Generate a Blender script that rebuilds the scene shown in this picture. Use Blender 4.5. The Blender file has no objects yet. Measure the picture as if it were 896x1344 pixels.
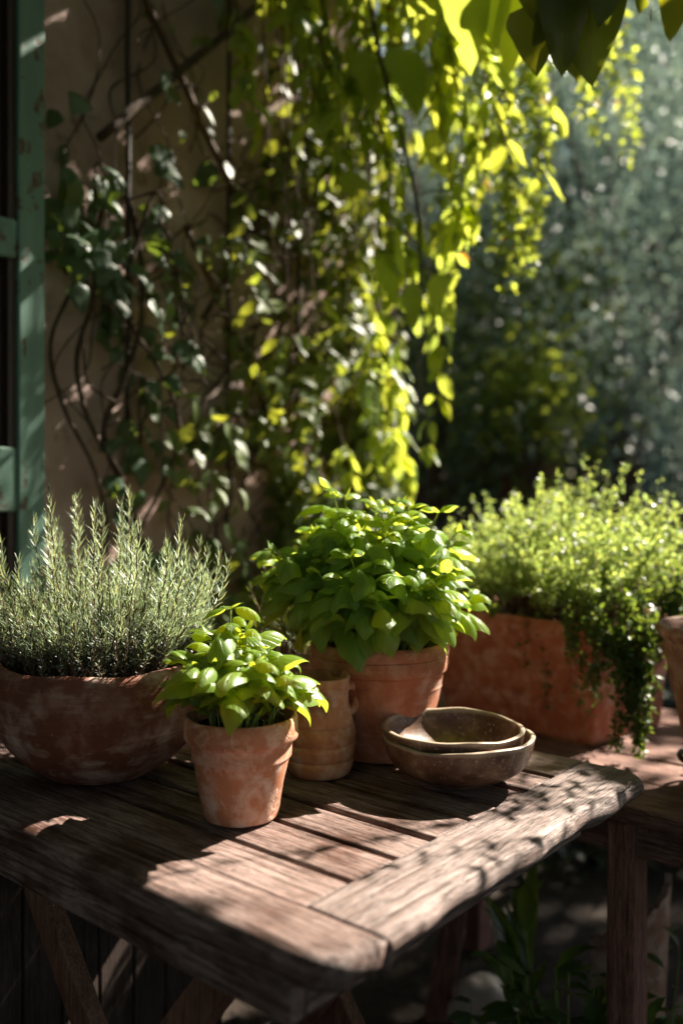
import bpy, math, random
import numpy as np
from mathutils import Vector
random.seed(7)
rng = np.random.default_rng(11)
R = math.radians
sc = bpy.context.scene
COL = sc.collection

# ------------------------------------------------------------------ camera constants
FP, HX, HY, CZ = 1175.0, 448.0, 648.0, 1.145          # focal length in photo pixels, horizon, eye height
def P(px, py, Y):                                       # a point seen at (px,py) standing Y metres away
    return np.array([(px-HX)/FP*Y, Y, CZ-(py-HY)/FP*Y])
TZ = 0.74                                               # table top height
def T(px, py):                                          # point of the table top seen at a pixel
    Y = FP*(CZ-TZ)/(py-HY); return np.array([(px-HX)/FP*Y, Y, TZ])
SUN_EL = R(43); SH = np.array([0.80, 0.60])
SUN = np.array([SH[0]*math.cos(SUN_EL), SH[1]*math.cos(SUN_EL), math.sin(SUN_EL)])

# ------------------------------------------------------------------ mesh builder
class MB:
    def __init__(s): s.v=[]; s.q=[]; s.t=[]; s.ng=[]; s.uvq=[]; s.uvt=[]; s.n=0
    def add(s, V, Q=None, Tr=None, UV=None):
        V=np.asarray(V,float).reshape(-1,3); s.v.append(V)
        if Q is not None and len(Q):
            Q=np.asarray(Q,int).reshape(-1,4); s.q.append(Q+s.n)
            s.uvq.append(UV[Q] if UV is not None else np.zeros((len(Q),4,2)))
        if Tr is not None and len(Tr):
            Tr=np.asarray(Tr,int).reshape(-1,3); s.t.append(Tr+s.n)
            s.uvt.append(UV[Tr] if UV is not None else np.zeros((len(Tr),3,2)))
        s.n+=len(V)
    def ngon(s, idx): s.ng.append(list(idx))
    def build(s, name, mat, parent=None, local=False, smooth=True):
        V=np.concatenate(s.v)
        if parent is not None and not local:
            V=V-np.array(parent.location)[None]
        me=bpy.data.meshes.new(name)
        Q=np.concatenate(s.q) if s.q else np.zeros((0,4),int)
        Tr=np.concatenate(s.t) if s.t else np.zeros((0,3),int)
        loops=np.concatenate([Q.ravel(),Tr.ravel()]+[np.array(g) for g in s.ng]).astype(np.int32)
        tot=np.concatenate([np.full(len(Q),4),np.full(len(Tr),3),np.array([len(g) for g in s.ng],int)]).astype(np.int32)
        start=np.concatenate([[0],np.cumsum(tot)[:-1]]).astype(np.int32)
        me.vertices.add(len(V)); me.vertices.foreach_set('co',V.astype(np.float32).ravel())
        me.loops.add(len(loops)); me.loops.foreach_set('vertex_index',loops)
        me.polygons.add(len(tot)); me.polygons.foreach_set('loop_start',start)
        me.update(calc_edges=True)
        uvl=me.uv_layers.new(name='UVMap')
        UVs=[np.concatenate(s.uvq).ravel()] if s.uvq else []
        if s.uvt: UVs.append(np.concatenate(s.uvt).ravel())
        UVs.append(np.zeros(2*sum(len(g) for g in s.ng)))
        uvl.data.foreach_set('uv',np.concatenate(UVs).astype(np.float32))
        me.polygons.foreach_set('use_smooth',np.full(len(tot),smooth))
        me.validate()
        me.materials.append(mat)
        o=bpy.data.objects.new(name,me); COL.objects.link(o)
        if parent is not None: o.parent=parent
        return o
def thing(name,label,cat,loc=(0,0,0),rz=0,group=None):
    o=bpy.data.objects.new(name,None); COL.objects.link(o)
    o.location=loc; o.rotation_euler=(0,0,rz); o.empty_display_size=.05
    o['label']=label; o['category']=cat
    if group: o['group']=group
    return o
def tag(o,label,cat,group=None):
    o['label']=label; o['category']=cat
    if group: o['group']=group
    return o
def sharp(o, ang=40):
    me=o.data
    try:
        me.set_sharp_from_angle(angle=R(ang))
    except Exception: pass
    return o

def unit(a): 
    a=np.asarray(a,float); return a/np.maximum(np.linalg.norm(a,axis=-1,keepdims=True),1e-9)
def tube(mb, pts, r, n=6, cap=True):
    pts=np.asarray(pts,float); m=len(pts)
    r=np.full(m,r,float) if np.isscalar(r) else np.asarray(r,float)
    tan=unit(np.gradient(pts,axis=0))
    ref=np.array([0,0,1.]) if abs(tan[0][2])<.9 else np.array([1.,0,0])
    a=unit(np.cross(tan,ref)); 
    for i in range(1,m):
        a[i]=a[i-1]-tan[i]*np.dot(a[i-1],tan[i]); a[i]/=max(np.linalg.norm(a[i]),1e-9)
    b=np.cross(tan,a)
    th=np.arange(n)*2*math.pi/n
    V=(pts[:,None]+r[:,None,None]*(np.cos(th)[None,:,None]*a[:,None]+np.sin(th)[None,:,None]*b[:,None])).reshape(-1,3)
    i=np.arange(m-1)[:,None]*n; j=np.arange(n)[None]; k=(j+1)%n
    Q=np.stack([i+j,i+k,i+n+k,i+n+j],-1).reshape(-1,4)
    UV=np.stack([np.tile(th/6.283,m),np.repeat(np.linspace(0,1,m),n)],1)
    base=mb.n; mb.add(V,Q,UV=UV)
    if cap:
        mb.ngon([base+x for x in range(n)][::-1]); mb.ngon([base+(m-1)*n+x for x in range(n)])
def bez(p0,p1,p2,p3,n):
    t=np.linspace(0,1,n)[:,None]
    return (1-t)**3*np.array(p0)+3*(1-t)**2*t*np.array(p1)+3*(1-t)*t*t*np.array(p2)+t**3*np.array(p3)
def smoothpath(pts,n):
    pts=np.asarray(pts,float); m=len(pts); out=[]
    for i in range(m-1):
        p0=pts[max(i-1,0)];p1=pts[i];p2=pts[i+1];p3=pts[min(i+2,m-1)]
        for t in np.linspace(0,1,n,endpoint=False):
            out.append(.5*((2*p1)+(-p0+p2)*t+(2*p0-5*p1+4*p2-p3)*t*t+(-p0+3*p1-3*p2+p3)*t**3))
    out.append(pts[-1]); return np.array(out)
def boxm(mb, c, s, rz=0, tilt=0):
    c=np.array(c,float); s=np.array(s,float)/2
    V=np.array([[x,y,z] for x in(-1,1) for y in(-1,1) for z in(-1,1)],float)*s
    if tilt:
        ct,st=math.cos(tilt),math.sin(tilt); V=np.stack([V[:,0]*ct+V[:,2]*st,V[:,1],-V[:,0]*st+V[:,2]*ct],1)
    cr,sr=math.cos(rz),math.sin(rz); V=np.stack([V[:,0]*cr-V[:,1]*sr,V[:,0]*sr+V[:,1]*cr,V[:,2]],1)
    mb.add(V+c,[[0,1,3,2],[4,6,7,5],[0,4,5,1],[2,3,7,6],[0,2,6,4],[1,5,7,3]])
def bevel(o,w=.003,seg=2):
    m=o.modifiers.new('bevel','BEVEL'); m.width=w; m.segments=seg; m.limit_method='ANGLE'; return o
def beam(mb,a,b,w,h,up=(0,0,1)):                         # rectangular bar from a to b
    a=np.array(a,float);b=np.array(b,float); d=unit(b-a); s=unit(np.cross(d,up)); t=np.cross(s,d)
    V=[]
    for p in (a,b):
        for i,j in ((-1,-1),(1,-1),(1,1),(-1,1)): V.append(p+s*i*w/2+t*j*h/2)
    mb.add(V,[[0,1,2,3],[7,6,5,4],[0,4,5,1],[1,5,6,2],[2,6,7,3],[3,7,4,0]])
def slab(mb, pts, z0, z1, rad, under=0.0, rb=.004, segs=5):
    """outline (ccw) with per-vertex edge radius at the top; sides lean inwards by `under` at the bottom."""
    pts=np.asarray(pts,float); m=len(pts); rad=np.full(m,rad,float) if np.isscalar(rad) else np.asarray(rad,float)
    under=np.full(m,under,float) if np.isscalar(under) else np.asarray(under,float)
    nx=np.roll(pts,-1,0)-pts; pv=pts-np.roll(pts,1,0)
    n1=np.stack([-nx[:,1],nx[:,0]],1); n1=unit(n1); n2=unit(np.stack([-pv[:,1],pv[:,0]],1))
    nn=unit(n1+n2); nn=nn/np.maximum((nn*n1).sum(1,keepdims=True),.5)
    rings=[]
    rings.append((under+rb,np.full(m,z0))); rings.append((under,np.full(m,z0+rb)))
    for k in range(segs+1):
        a=k/segs*math.pi/2
        rings.append((rad*(1-math.cos(a)), z1-rad+rad*math.sin(a)))
    base=mb.n; V=[]
    for d,z in rings: V.append(np.column_stack([pts+nn*d[:,None],z]))
    V=np.concatenate(V); nr=len(rings)
    i=np.arange(nr-1)[:,None]*m; j=np.arange(m)[None]; k=(j+1)%m
    mb.add(V,np.stack([i+j,i+k,i+m+k,i+m+j],-1).reshape(-1,4))
    mb.ngon([base+x for x in range(m)][::-1]); mb.ngon([base+(nr-1)*m+x for x in range(m)])
def outline(corners, radii, step=.012, wav=0.0, ph=0.0):
    out=[]; m=len(corners)
    C=[np.array(c,float) for c in corners]
    for i in range(m):
        p,c,q=C[i-1],C[i],C[(i+1)%m]; r=radii[i]
        d1=unit(p-c); d2=unit(q-c)
        if r>0:
            A=c+d1*r; B=c+d2*r
            for t in np.linspace(0,1,8): out.append((1-t)**2*A+2*(1-t)*t*c+t*t*B)
        else: out.append(c)
        r2=radii[(i+1)%m]; s=out[-1]; e=q-d2*r2; L=np.linalg.norm(e-s); n=int(L/step)
        for t in np.linspace(0,1,n+2)[1:-1] : out.append(s*(1-t)+e*t)
    return np.array(out)
def lathe(mb, prof, c, n=96, wob=0.0, sx=1, sy=1, rz=0, fn=None, closed_bottom=True, seed=0):
    prof=np.asarray(prof,float); m=len(prof)
    th=np.arange(n)*2*math.pi/n
    r=prof[:,0][:,None]*np.ones(n)[None]; z=prof[:,1][:,None]*np.ones(n)[None]
    if wob:
        rs=np.random.default_rng(seed); 
        for k in range(2,6):
            r=r*(1+wob/k*np.sin(k*th+rs.uniform(0,6))[None]); z=z+wob*prof[:,1][:,None]*.5/k*np.sin(k*th+rs.uniform(0,6))[None]
    if fn is not None: r,z=fn(r,z,th[None]*np.ones(m)[:,None])
    x=r*np.cos(th)[None]*sx; y=r*np.sin(th)[None]*sy
    cr,sr=math.cos(rz),math.sin(rz)
    V=np.stack([x*cr-y*sr+c[0],x*sr+y*cr+c[1],z+c[2]],-1).reshape(-1,3)
    i=np.arange(m-1)[:,None]*n; j=np.arange(n)[None]; k=(j+1)%n
    Q=np.stack([i+j,i+k,i+n+k,i+n+j],-1).reshape(-1,4)
    base=mb.n; mb.add(V,Q)
    mb.ngon([base+x for x in range(n)][::-1])
    mb.ngon([base+(m-1)*n+x for x in range(n)])
def rprof(pts, n=4):
    """smooth a profile a little"""
    return smoothpath(np.array(pts),n)

# ------------------------------------------------------------------ leaf templates + scatter
def leaf_tpl(W=.5, nu=4, nv=7, shape='ovate', bend=0.6, fold=.15, cup=0.0, quilt=0.0, twist=0.0, wave=0.0):
    v=np.linspace(0,1,nv+1); u=np.linspace(-1,1,nu+1)
    if shape=='ovate': w=np.sin(math.pi*v**.70)**.70*(1-.22*v)
    elif shape=='heart': w=np.where(v<.18,np.sqrt(np.clip(v/.18,0,1)),1)*np.clip(1-((v-.25)/.75).clip(0)**1.7,0,1)
    elif shape=='lance': w=np.sin(math.pi*v**.8)**.8
    elif shape=='needle': w=np.clip(np.minimum(v*6+.4,1),0,1)*np.clip(1-v**4,0.02,1)
    else: w=np.sin(math.pi*v)**.6
    w=np.maximum(w,.03); w[-1]=.01
    X=u[None]*w[:,None]*W/2; 
    ang=bend*(v-.15)                   # slope turns downwards along the leaf
    ds=1/nv; yc=np.concatenate([[0],np.cumsum(np.cos(ang[:-1])*ds)]); zc=np.concatenate([[0],np.cumsum(-np.sin(ang[:-1])*ds)])
    Y=yc[:,None]*np.ones_like(X); Z=zc[:,None]+fold*np.abs(X)-cup*(X**2)/(W/2)
    if quilt: Z=Z+quilt*W*np.cos((v[:,None]*1.0-.22*np.abs(u)[None])*math.pi*11)*np.clip(np.abs(u)[None]*1.6,0,1)*(1-np.abs(u)[None]**4)*w[:,None]
    if wave: Z=Z+wave*np.sin(v[:,None]*11+u[None]*2)*np.abs(u)[None]
    if twist:
        a=twist*v[:,None]; X2=X*np.cos(a)-(Z-zc[:,None])*np.sin(a); Z=zc[:,None]+X*np.sin(a)+(Z-zc[:,None])*np.cos(a); X=X2
    V=np.stack([X,Y,Z],-1).reshape(-1,3)
    UV=np.stack([(u[None]*.5+.5)*np.ones((nv+1,1)),v[:,None]*np.ones((1,nu+1))],-1).reshape(-1,2)
    i=np.arange(nv)[:,None]*(nu+1); j=np.arange(nu)[None]
    Q=np.stack([i+j,i+j+1,i+nu+2+j,i+nu+1+j],-1).reshape(-1,4)
    return V,Q,UV
def scatter(mb,tpls,Pos,Dir,Nor,S,drop=None):
    Pos=np.asarray(Pos,float);Dir=unit(Dir);Nor=np.asarray(Nor,float);S=np.asarray(S,float)
    if len(Pos)==0: return
    X=unit(np.cross(Dir,Nor)); Z=np.cross(X,Dir)
    pick=rng.integers(0,len(tpls),len(Pos))
    for k,(V,Q,UV) in enumerate(tpls):
        m=pick==k; n=m.sum()
        if n==0: continue
        W=Pos[m][:,None]+S[m][:,None,None]*(V[None,:,0,None]*X[m][:,None]+V[None,:,1,None]*Dir[m][:,None]+V[None,:,2,None]*Z[m][:,None])
        if drop is not None:
            kp=~drop(W).any(1); W=W[kp]; n=len(W)
            if n==0: continue
        QQ=(Q[None]+np.arange(n)[:,None,None]*len(V)).reshape(-1,4)
        mb.add(W.reshape(-1,3),QQ,UV=np.tile(UV,(n,1)))

# ------------------------------------------------------------------ materials
def newmat(name):
    m=bpy.data.materials.new(name); m.use_nodes=True; nt=m.node_tree; nt.nodes.clear()
    return m,nt,nt.nodes,nt.links
def N(nt,t,**kw):
    n=nt.nodes.new(t)
    for k,v in kw.items():
        if k in n.inputs: n.inputs[k].default_value=v
        else: setattr(n,k,v)
    return n
def ramp(nt,fac,stops,interp='LINEAR'):
    r=nt.nodes.new('ShaderNodeValToRGB'); r.color_ramp.interpolation=interp
    e=r.color_ramp.elements
    while len(e)<len(stops): e.new(.5)
    for x,(p,c) in zip(e,stops): x.position=p; x.color=(c,c,c,1) if np.isscalar(c) else (*c,1)
    nt.links.new(fac,r.inputs[0]); return r
def noise(nt,vec,scale,detail=6,rough=.6,dist=0.0):
    n=nt.nodes.new('ShaderNodeTexNoise'); n.inputs['Scale'].default_value=scale; n.inputs['Detail'].default_value=detail
    n.inputs['Roughness'].default_value=rough; n.inputs['Distortion'].default_value=dist
    nt.links.new(vec,n.inputs['Vector']); return n
def mapping(nt,scale=(1,1,1),loc=(0,0,0),coord='Object'):
    tc=nt.nodes.new('ShaderNodeTexCoord'); mp=nt.nodes.new('ShaderNodeMapping')
    mp.inputs['Scale'].default_value=scale; mp.inputs['Location'].default_value=loc
    nt.links.new(tc.outputs[coord],mp.inputs[0]); return mp.outputs[0]
def mixc(nt,fac,a,b,mode='MIX'):
    m=nt.nodes.new('ShaderNodeMix'); m.data_type='RGBA'; m.blend_type=mode
    for s,x in ((m.inputs[0],fac),(m.inputs[6],a),(m.inputs[7],b)):
        if hasattr(x,'links') or hasattr(x,'is_linked'): nt.links.new(x,s)
        elif np.isscalar(x): s.default_value=x
        else: s.default_value=(*x,1)
    return m.outputs[2]
def math_(nt,op,a,b=None,c=None):
    m=nt.nodes.new('ShaderNodeMath'); m.operation=op
    for s,x in zip(m.inputs,(a,b,c)):
        if x is None: continue
        if hasattr(x,'is_linked'): nt.links.new(x,s)
        else: s.default_value=x
    return m.outputs[0]
def bump(nt,h,strength=.5,dist=.002,nrm=None):
    b=nt.nodes.new('ShaderNodeBump'); b.inputs['Strength'].default_value=strength; b.inputs['Distance'].default_value=dist
    nt.links.new(h,b.inputs['Height'])
    if nrm is not None: nt.links.new(nrm,b.inputs['Normal'])
    return b.outputs[0]
def finish(nt,col,rough=.6,nrm=None,spec=.5,metal=0.0):
    p=nt.nodes.new('ShaderNodeBsdfPrincipled'); o=nt.nodes.new('ShaderNodeOutputMaterial')
    for k,x in (('Base Color',col),('Roughness',rough),('Specular IOR Level',spec),('Metallic',metal)):
        s=p.inputs[k]
        if hasattr(x,'is_linked'): nt.links.new(x,s)
        elif np.isscalar(x): s.default_value=x
        else: s.default_value=(*x,1)
    if nrm is not None: nt.links.new(nrm,p.inputs['Normal'])
    nt.links.new(p.outputs[0],o.inputs[0]); return p,o

def mat_wood(name,axis='X',dark=(.018,.006,.004),mid=(.072,.026,.014),grey=(.29,.21,.185),wear=.34,rough=.48):
    m,nt,nd,lk=newmat(name)
    long_,across=9.0,190.0
    sc_={'X':(long_,across,across),'Y':(across,long_,across),'Z':(across,across,long_)}[axis]
    v=mapping(nt,sc_); v2=mapping(nt,tuple(s*.22 for s in sc_),(3,7,1)); v3=mapping(nt)
    n1=noise(nt,v,1.0,8,.7,.6); n2=noise(nt,v2,1.0,5,.6,.4); n3=noise(nt,v3,9,5,.6)
    f=math_(nt,'ADD',math_(nt,'MULTIPLY',n1.outputs[0],.6),math_(nt,'MULTIPLY',n2.outputs[0],.5))
    c1=ramp(nt,f,[(.40,dark),(.53,mid),(.66,tuple(.5*(a+b) for a,b in zip(mid,grey)))])
    g=ramp(nt,math_(nt,'ADD',n3.outputs[0],math_(nt,'MULTIPLY',f,.35)),[(.60-.2*wear,0.0),(.85-.2*wear,1.0)])
    c2=ramp(nt,n1.outputs[0],[(.34,mid),(.50,grey),(.7,tuple(min(1,x*1.25) for x in grey))])
    c=mixc(nt,math_(nt,'MULTIPLY',g.outputs[0],.85),c1.outputs[0],c2.outputs[0])
    nf=noise(nt,mapping(nt,tuple(s*3.2 if s>50 else s*5 for s in sc_),(1,9,2)),1.0,5,.75); ff=ramp(nt,nf.outputs[0],[(.35,.45),(.5,1.0),(.68,1.5)])
    c=mixc(nt,1.0,c,ff.outputs[0],'MULTIPLY')
    pit=noise(nt,v3,85,3,.6); pm=ramp(nt,pit.outputs[0],[(.66,0.0),(.71,1.0)]); c=mixc(nt,math_(nt,'MULTIPLY',pm.outputs[0],.6),c,dark)
    # fine cracks running with the grain
    cr=noise(nt,mapping(nt,tuple(s*.55 for s in sc_),(11,4,8)),1.0,4,.55,1.2)
    crk=ramp(nt,math_(nt,'ABSOLUTE',math_(nt,'SUBTRACT',cr.outputs[0],.5)),[(.0,1.0),(.017,0.0)])
    c=mixc(nt,math_(nt,'MULTIPLY',crk.outputs[0],.75),c,tuple(x*.25 for x in dark))
    h=math_(nt,'SUBTRACT',math_(nt,'ADD',math_(nt,'ADD',n1.outputs[0],math_(nt,'MULTIPLY',nf.outputs[0],.5)),math_(nt,'MULTIPLY',n2.outputs[0],.7)),math_(nt,'MULTIPLY',crk.outputs[0],.8))
    b=bump(nt,h,.75,.0022)
    rr=ramp(nt,n1.outputs[0],[(.3,rough+.2),(.7,rough-.06)])
    finish(nt,c,rr.outputs[0],b,.36); return m
def mat_terra(name,base=(.42,.155,.075),light=(.62,.40,.30),dark=(.20,.065,.035),stain=.5,scale=1.0,rings=0.0,chips=0.0,rough=.75,white=.5):
    m,nt,nd,lk=newmat(name)
    v=mapping(nt); vr=mapping(nt,(6,6,75)); 
    n1=noise(nt,v,9*scale,8,.65,.3); n2=noise(nt,v,34*scale,6,.6); n3=noise(nt,v,260,3,.6); nr=noise(nt,vr,1.0,5,.65,.3)
    c=ramp(nt,n1.outputs[0],[(.32,dark),(.47,base),(.62,base),(.75,light)]).outputs[0]
    s=ramp(nt,math_(nt,'ADD',math_(nt,'MULTIPLY',n2.outputs[0],.55),math_(nt,'MULTIPLY',n1.outputs[0],.5)),[(.50,0.0),(.60,1.0)])
    c=mixc(nt,math_(nt,'MULTIPLY',s.outputs[0],stain),c,light)
    w=ramp(nt,math_(nt,'ADD',math_(nt,'MULTIPLY',nr.outputs[0],.35),math_(nt,'MULTIPLY',n2.outputs[0],.65)),[(.48,0.0),(.64,1.0)]); nb_=noise(nt,v,5*scale,4,.6,.5); wm=ramp(nt,nb_.outputs[0],[(.42,.15),(.56,1.0)])
    c=mixc(nt,math_(nt,'MULTIPLY',math_(nt,'MULTIPLY',w.outputs[0],wm.outputs[0]),white),c,(.66,.52,.44))
    sp=ramp(nt,n3.outputs[0],[(.66,0.0),(.74,1.0)])
    c=mixc(nt,math_(nt,'MULTIPLY',sp.outputs[0],.5),c,(.75,.62,.52))
    h=math_(nt,'ADD',math_(nt,'MULTIPLY',n2.outputs[0],.5),math_(nt,'MULTIPLY',n3.outputs[0],.15))
    h=math_(nt,'ADD',h,math_(nt,'MULTIPLY',nr.outputs[0],.25+rings))
    b=bump(nt,h,.5,.0022)
    if chips:
        nc=noise(nt,v,16*scale,4,.5,1.4)
        ch=ramp(nt,nc.outputs[0],[(.54,0.0),(.56,1.0),(.62,1.0),(.64,.35)])
        b=bump(nt,ch.outputs[0],chips,.003,b)
        c=mixc(nt,math_(nt,'MULTIPLY',ch.outputs[0],.35),c,light)
    finish(nt,c,rough,b,.35); return m
def mat_leaf(name,c1,c2,tr,trans=.4,rough=.42,vein=.25,nveins=9,spec=.5,bumpy=.25):
    m,nt,nd,lk=newmat(name)
    g=nd.new('ShaderNodeNewGeometry'); uv=nd.new('ShaderNodeTexCoord')
    sx=nd.new('ShaderNodeSeparateXYZ'); lk.new(uv.outputs['UV'],sx.inputs[0])
    au=math_(nt,'ABSOLUTE',math_(nt,'SUBTRACT',sx.outputs[0],.5))
    col=mixc(nt,g.outputs['Random Per Island'],c1,c2)
    nz=noise(nt,uv.outputs['Object'],22,4,.6)
    col=mixc(nt,math_(nt,'MULTIPLY',nz.outputs[0],.5),col,tuple(x*.55 for x in c1))
    col_t=mixc(nt,g.outputs['Random Per Island'],tr,tuple(min(1,x*y) for x,y in zip(tr,(1.35,1.1,.8))))
    nrm=None
    if vein:
        mid=ramp(nt,au,[(.0,1.0),(.035,0.0)])
        ph=math_(nt,'SUBTRACT',sx.outputs[1],math_(nt,'MULTIPLY',au,.7))
        sn=math_(nt,'SINE',math_(nt,'MULTIPLY',ph,6.283*nveins))
        side=ramp(nt,sn,[(.80,0.0),(1.0,1.0)])
        vv=math_(nt,'MAXIMUM',mid.outputs[0],math_(nt,'MULTIPLY',side.outputs[0],.5))
        col=mixc(nt,math_(nt,'MULTIPLY',vv,vein),col,tuple(min(1,x*2.2+.03) for x in c2))
        col_t=mixc(nt,math_(nt,'MULTIPLY',vv,vein*1.3),col_t,tuple(x*.5 for x in tr))
        nrm=bump(nt,math_(nt,'SUBTRACT',math_(nt,'MULTIPLY',nz.outputs[0],.6),vv),bumpy,.001)
    p=nd.new('ShaderNodeBsdfPrincipled'); lk.new(col,p.inputs['Base Color']); p.inputs['Roughness'].default_value=rough; p.inputs['Specular IOR Level'].default_value=spec
    t=nd.new('ShaderNodeBsdfTranslucent'); lk.new(col_t,t.inputs[0])
    if nrm is not None: lk.new(nrm,p.inputs['Normal']); lk.new(nrm,t.inputs['Normal'])
    mx=nd.new('ShaderNodeMixShader'); mx.inputs[0].default_value=trans
    lk.new(p.outputs[0],mx.inputs[1]); lk.new(t.outputs[0],mx.inputs[2])
    o=nd.new('ShaderNodeOutputMaterial'); lk.new(mx.outputs[0],o.inputs[0]); return m
def mat_plain(name,c1,c2,scale=8,rough=.8,b=.4,bd=.004,spec=.3,det=8):
    m,nt,nd,lk=newmat(name); v=mapping(nt)
    n1=noise(nt,v,scale,det,.65); n2=noise(nt,v,scale*5,5,.6)
    c=ramp(nt,math_(nt,'ADD',math_(nt,'MULTIPLY',n1.outputs[0],.7),math_(nt,'MULTIPLY',n2.outputs[0],.3)),[(.35,c1),(.65,c2)])
    finish(nt,c.outputs[0],rough,bump(nt,math_(nt,'ADD',n1.outputs[0],math_(nt,'MULTIPLY',n2.outputs[0],.5)),b,bd),spec); return m
def mat_plaster():
    m,nt,nd,lk=newmat('old_plaster'); v=mapping(nt)
    n1=noise(nt,v,2.2,8,.62,.3); n2=noise(nt,v,11,8,.65,.2); n3=noise(nt,v,60,6,.7)
    c=ramp(nt,n1.outputs[0],[(.30,(.20,.12,.10)),(.46,(.40,.275,.235)),(.60,(.54,.41,.37)),(.74,(.66,.56,.52))]).outputs[0]
    p=ramp(nt,n2.outputs[0],[(.44,0.0),(.52,1.0)]); c=mixc(nt,math_(nt,'MULTIPLY',p.outputs[0],.35),c,(.44,.33,.29))
    d=ramp(nt,n2.outputs[0],[(.60,0.0),(.68,1.0)]); c=mixc(nt,math_(nt,'MULTIPLY',d.outputs[0],.6),c,(.15,.085,.06))
    vo=nd.new('ShaderNodeTexVoronoi'); vo.feature='DISTANCE_TO_EDGE'; vo.inputs['Scale'].default_value=5
    wv=nd.new('ShaderNodeVectorMath'); wv.operation='ADD'; sc2=nd.new('ShaderNodeVectorMath'); sc2.operation='SCALE'; sc2.inputs[3].default_value=.35
    lk.new(n2.outputs[1],sc2.inputs[0]); lk.new(v,wv.inputs[0]); lk.new(sc2.outputs[0],wv.inputs[1]); lk.new(wv.outputs[0],vo.inputs['Vector'])
    crk=ramp(nt,vo.outputs[0],[(.0,1.0),(.018,0.0)])
    cf=math_(nt,'MULTIPLY',crk.outputs[0],ramp(nt,n1.outputs[0],[(.5,0.0),(.6,1.0)]).outputs[0])
    c=mixc(nt,math_(nt,'MULTIPLY',cf,.6),c,(.08,.05,.04))
    h=math_(nt,'ADD',math_(nt,'MULTIPLY',n2.outputs[0],1.0),math_(nt,'MULTIPLY',n3.outputs[0],.35))
    finish(nt,c,.9,bump(nt,h,.7,.012),.2); return m
def mat_paint(name,col,under=(.10,.06,.04),chip=.62):
    m,nt,nd,lk=newmat(name); v=mapping(nt,(30,30,3)); v2=mapping(nt)
    n1=noise(nt,v,1.0,8,.65,.3); n2=noise(nt,v2,14,8,.7)
    c=ramp(nt,n1.outputs[0],[(.3,tuple(x*.7 for x in col)),(.6,col),(.75,tuple(min(1,x*1.3+.03) for x in col))]).outputs[0]
    f=ramp(nt,math_(nt,'ADD',math_(nt,'MULTIPLY',n1.outputs[0],.4),math_(nt,'MULTIPLY',n2.outputs[0],.6)),[(chip-.02,0.0),(chip,1.0)])
    c=mixc(nt,f.outputs[0],c,under)
    h=math_(nt,'SUBTRACT',math_(nt,'MULTIPLY',n1.outputs[0],.4),math_(nt,'MULTIPLY',f.outputs[0],.6))
    finish(nt,c,.5,bump(nt,h,.5,.002),.4); return m

M={}
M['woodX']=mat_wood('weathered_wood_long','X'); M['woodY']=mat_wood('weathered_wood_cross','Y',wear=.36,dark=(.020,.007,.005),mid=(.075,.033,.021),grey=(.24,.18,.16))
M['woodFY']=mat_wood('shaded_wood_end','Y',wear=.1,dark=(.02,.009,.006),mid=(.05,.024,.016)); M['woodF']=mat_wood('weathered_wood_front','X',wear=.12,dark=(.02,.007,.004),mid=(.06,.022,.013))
M['woodleg']=mat_wood('red_brown_wood','Z',dark=(.04,.015,.009),mid=(.13,.05,.028),grey=(.22,.11,.07),wear=.3)
M['woodbench']=mat_wood('bench_wood','X',dark=(.03,.013,.009),mid=(.10,.042,.028),grey=(.24,.13,.10),wear=.4,rough=.7)
M['woodpost']=mat_wood('bench_post_wood','Z',dark=(.04,.016,.012),mid=(.12,.045,.032),grey=(.26,.12,.09),wear=.5,rough=.7)
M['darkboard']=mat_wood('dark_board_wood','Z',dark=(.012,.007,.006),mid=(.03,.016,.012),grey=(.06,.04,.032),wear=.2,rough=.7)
M['t_small']=mat_terra('terracotta_small',base=(.46,.19,.10),light=(.66,.43,.33),dark=(.33,.12,.06),stain=.55,scale=1.25,chips=.45,white=.7)
M['t_big']=mat_terra('terracotta_big',base=(.38,.14,.075),light=(.52,.26,.18),dark=(.22,.075,.04),stain=.45,scale=1.0,white=.55,rings=.4)
M['t_jar']=mat_terra('terracotta_jar',base=(.52,.22,.10),light=(.70,.45,.30),dark=(.25,.09,.04),stain=.5,scale=1.3,white=.5,rings=.3)
M['t_bowl']=mat_terra('terracotta_bowl',base=(.19,.062,.036),light=(.36,.19,.14),dark=(.11,.034,.022),stain=.45,scale=.8,white=.8,rings=1.6)
M['t_box']=mat_terra('terracotta_box',base=(.38,.125,.065),light=(.48,.22,.14),dark=(.20,.06,.035),stain=.6,scale=1.2,white=.55)
M['t_orn']=mat_terra('terracotta_ornate',base=(.27,.13,.085),light=(.42,.29,.22),dark=(.16,.075,.05),stain=.5,white=.5)
M['t_pale']=mat_terra('pale_clay',base=(.50,.40,.33),light=(.70,.64,.58),dark=(.33,.22,.17),stain=.6,white=.6)
M['t_dark']=mat_terra('dark_clay',base=(.15,.045,.03),light=(.2,.08,.05),dark=(.08,.025,.02),stain=.3,white=.1)
M['soil']=mat_plain('potting_soil',(.018,.011,.008),(.05,.032,.022),60,.95,1.0,.006)
M['plaster']=mat_plaster()
M['green']=mat_paint('green_paint',(.14,.26,.205),chip=.572)
M['darkwood']=mat_paint('dark_panel_wood',(.05,.026,.02),(.09,.15,.12),chip=.66)
M['iron']=mat_plain('dark_iron',(.012,.009,.008),(.035,.02,.015),40,.6,.3,.001,.5)
M['ground']=mat_plain('garden_soil',(.010,.007,.005),(.040,.028,.020),6,.95,1.0,.03)
M['stone']=mat_plain('pale_stone',(.30,.26,.22),(.55,.50,.45),14,.9,.7,.006)
M['greystone']=mat_plain('grey_stone',(.10,.085,.07),(.22,.19,.16),5,.9,.9,.02)
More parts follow.
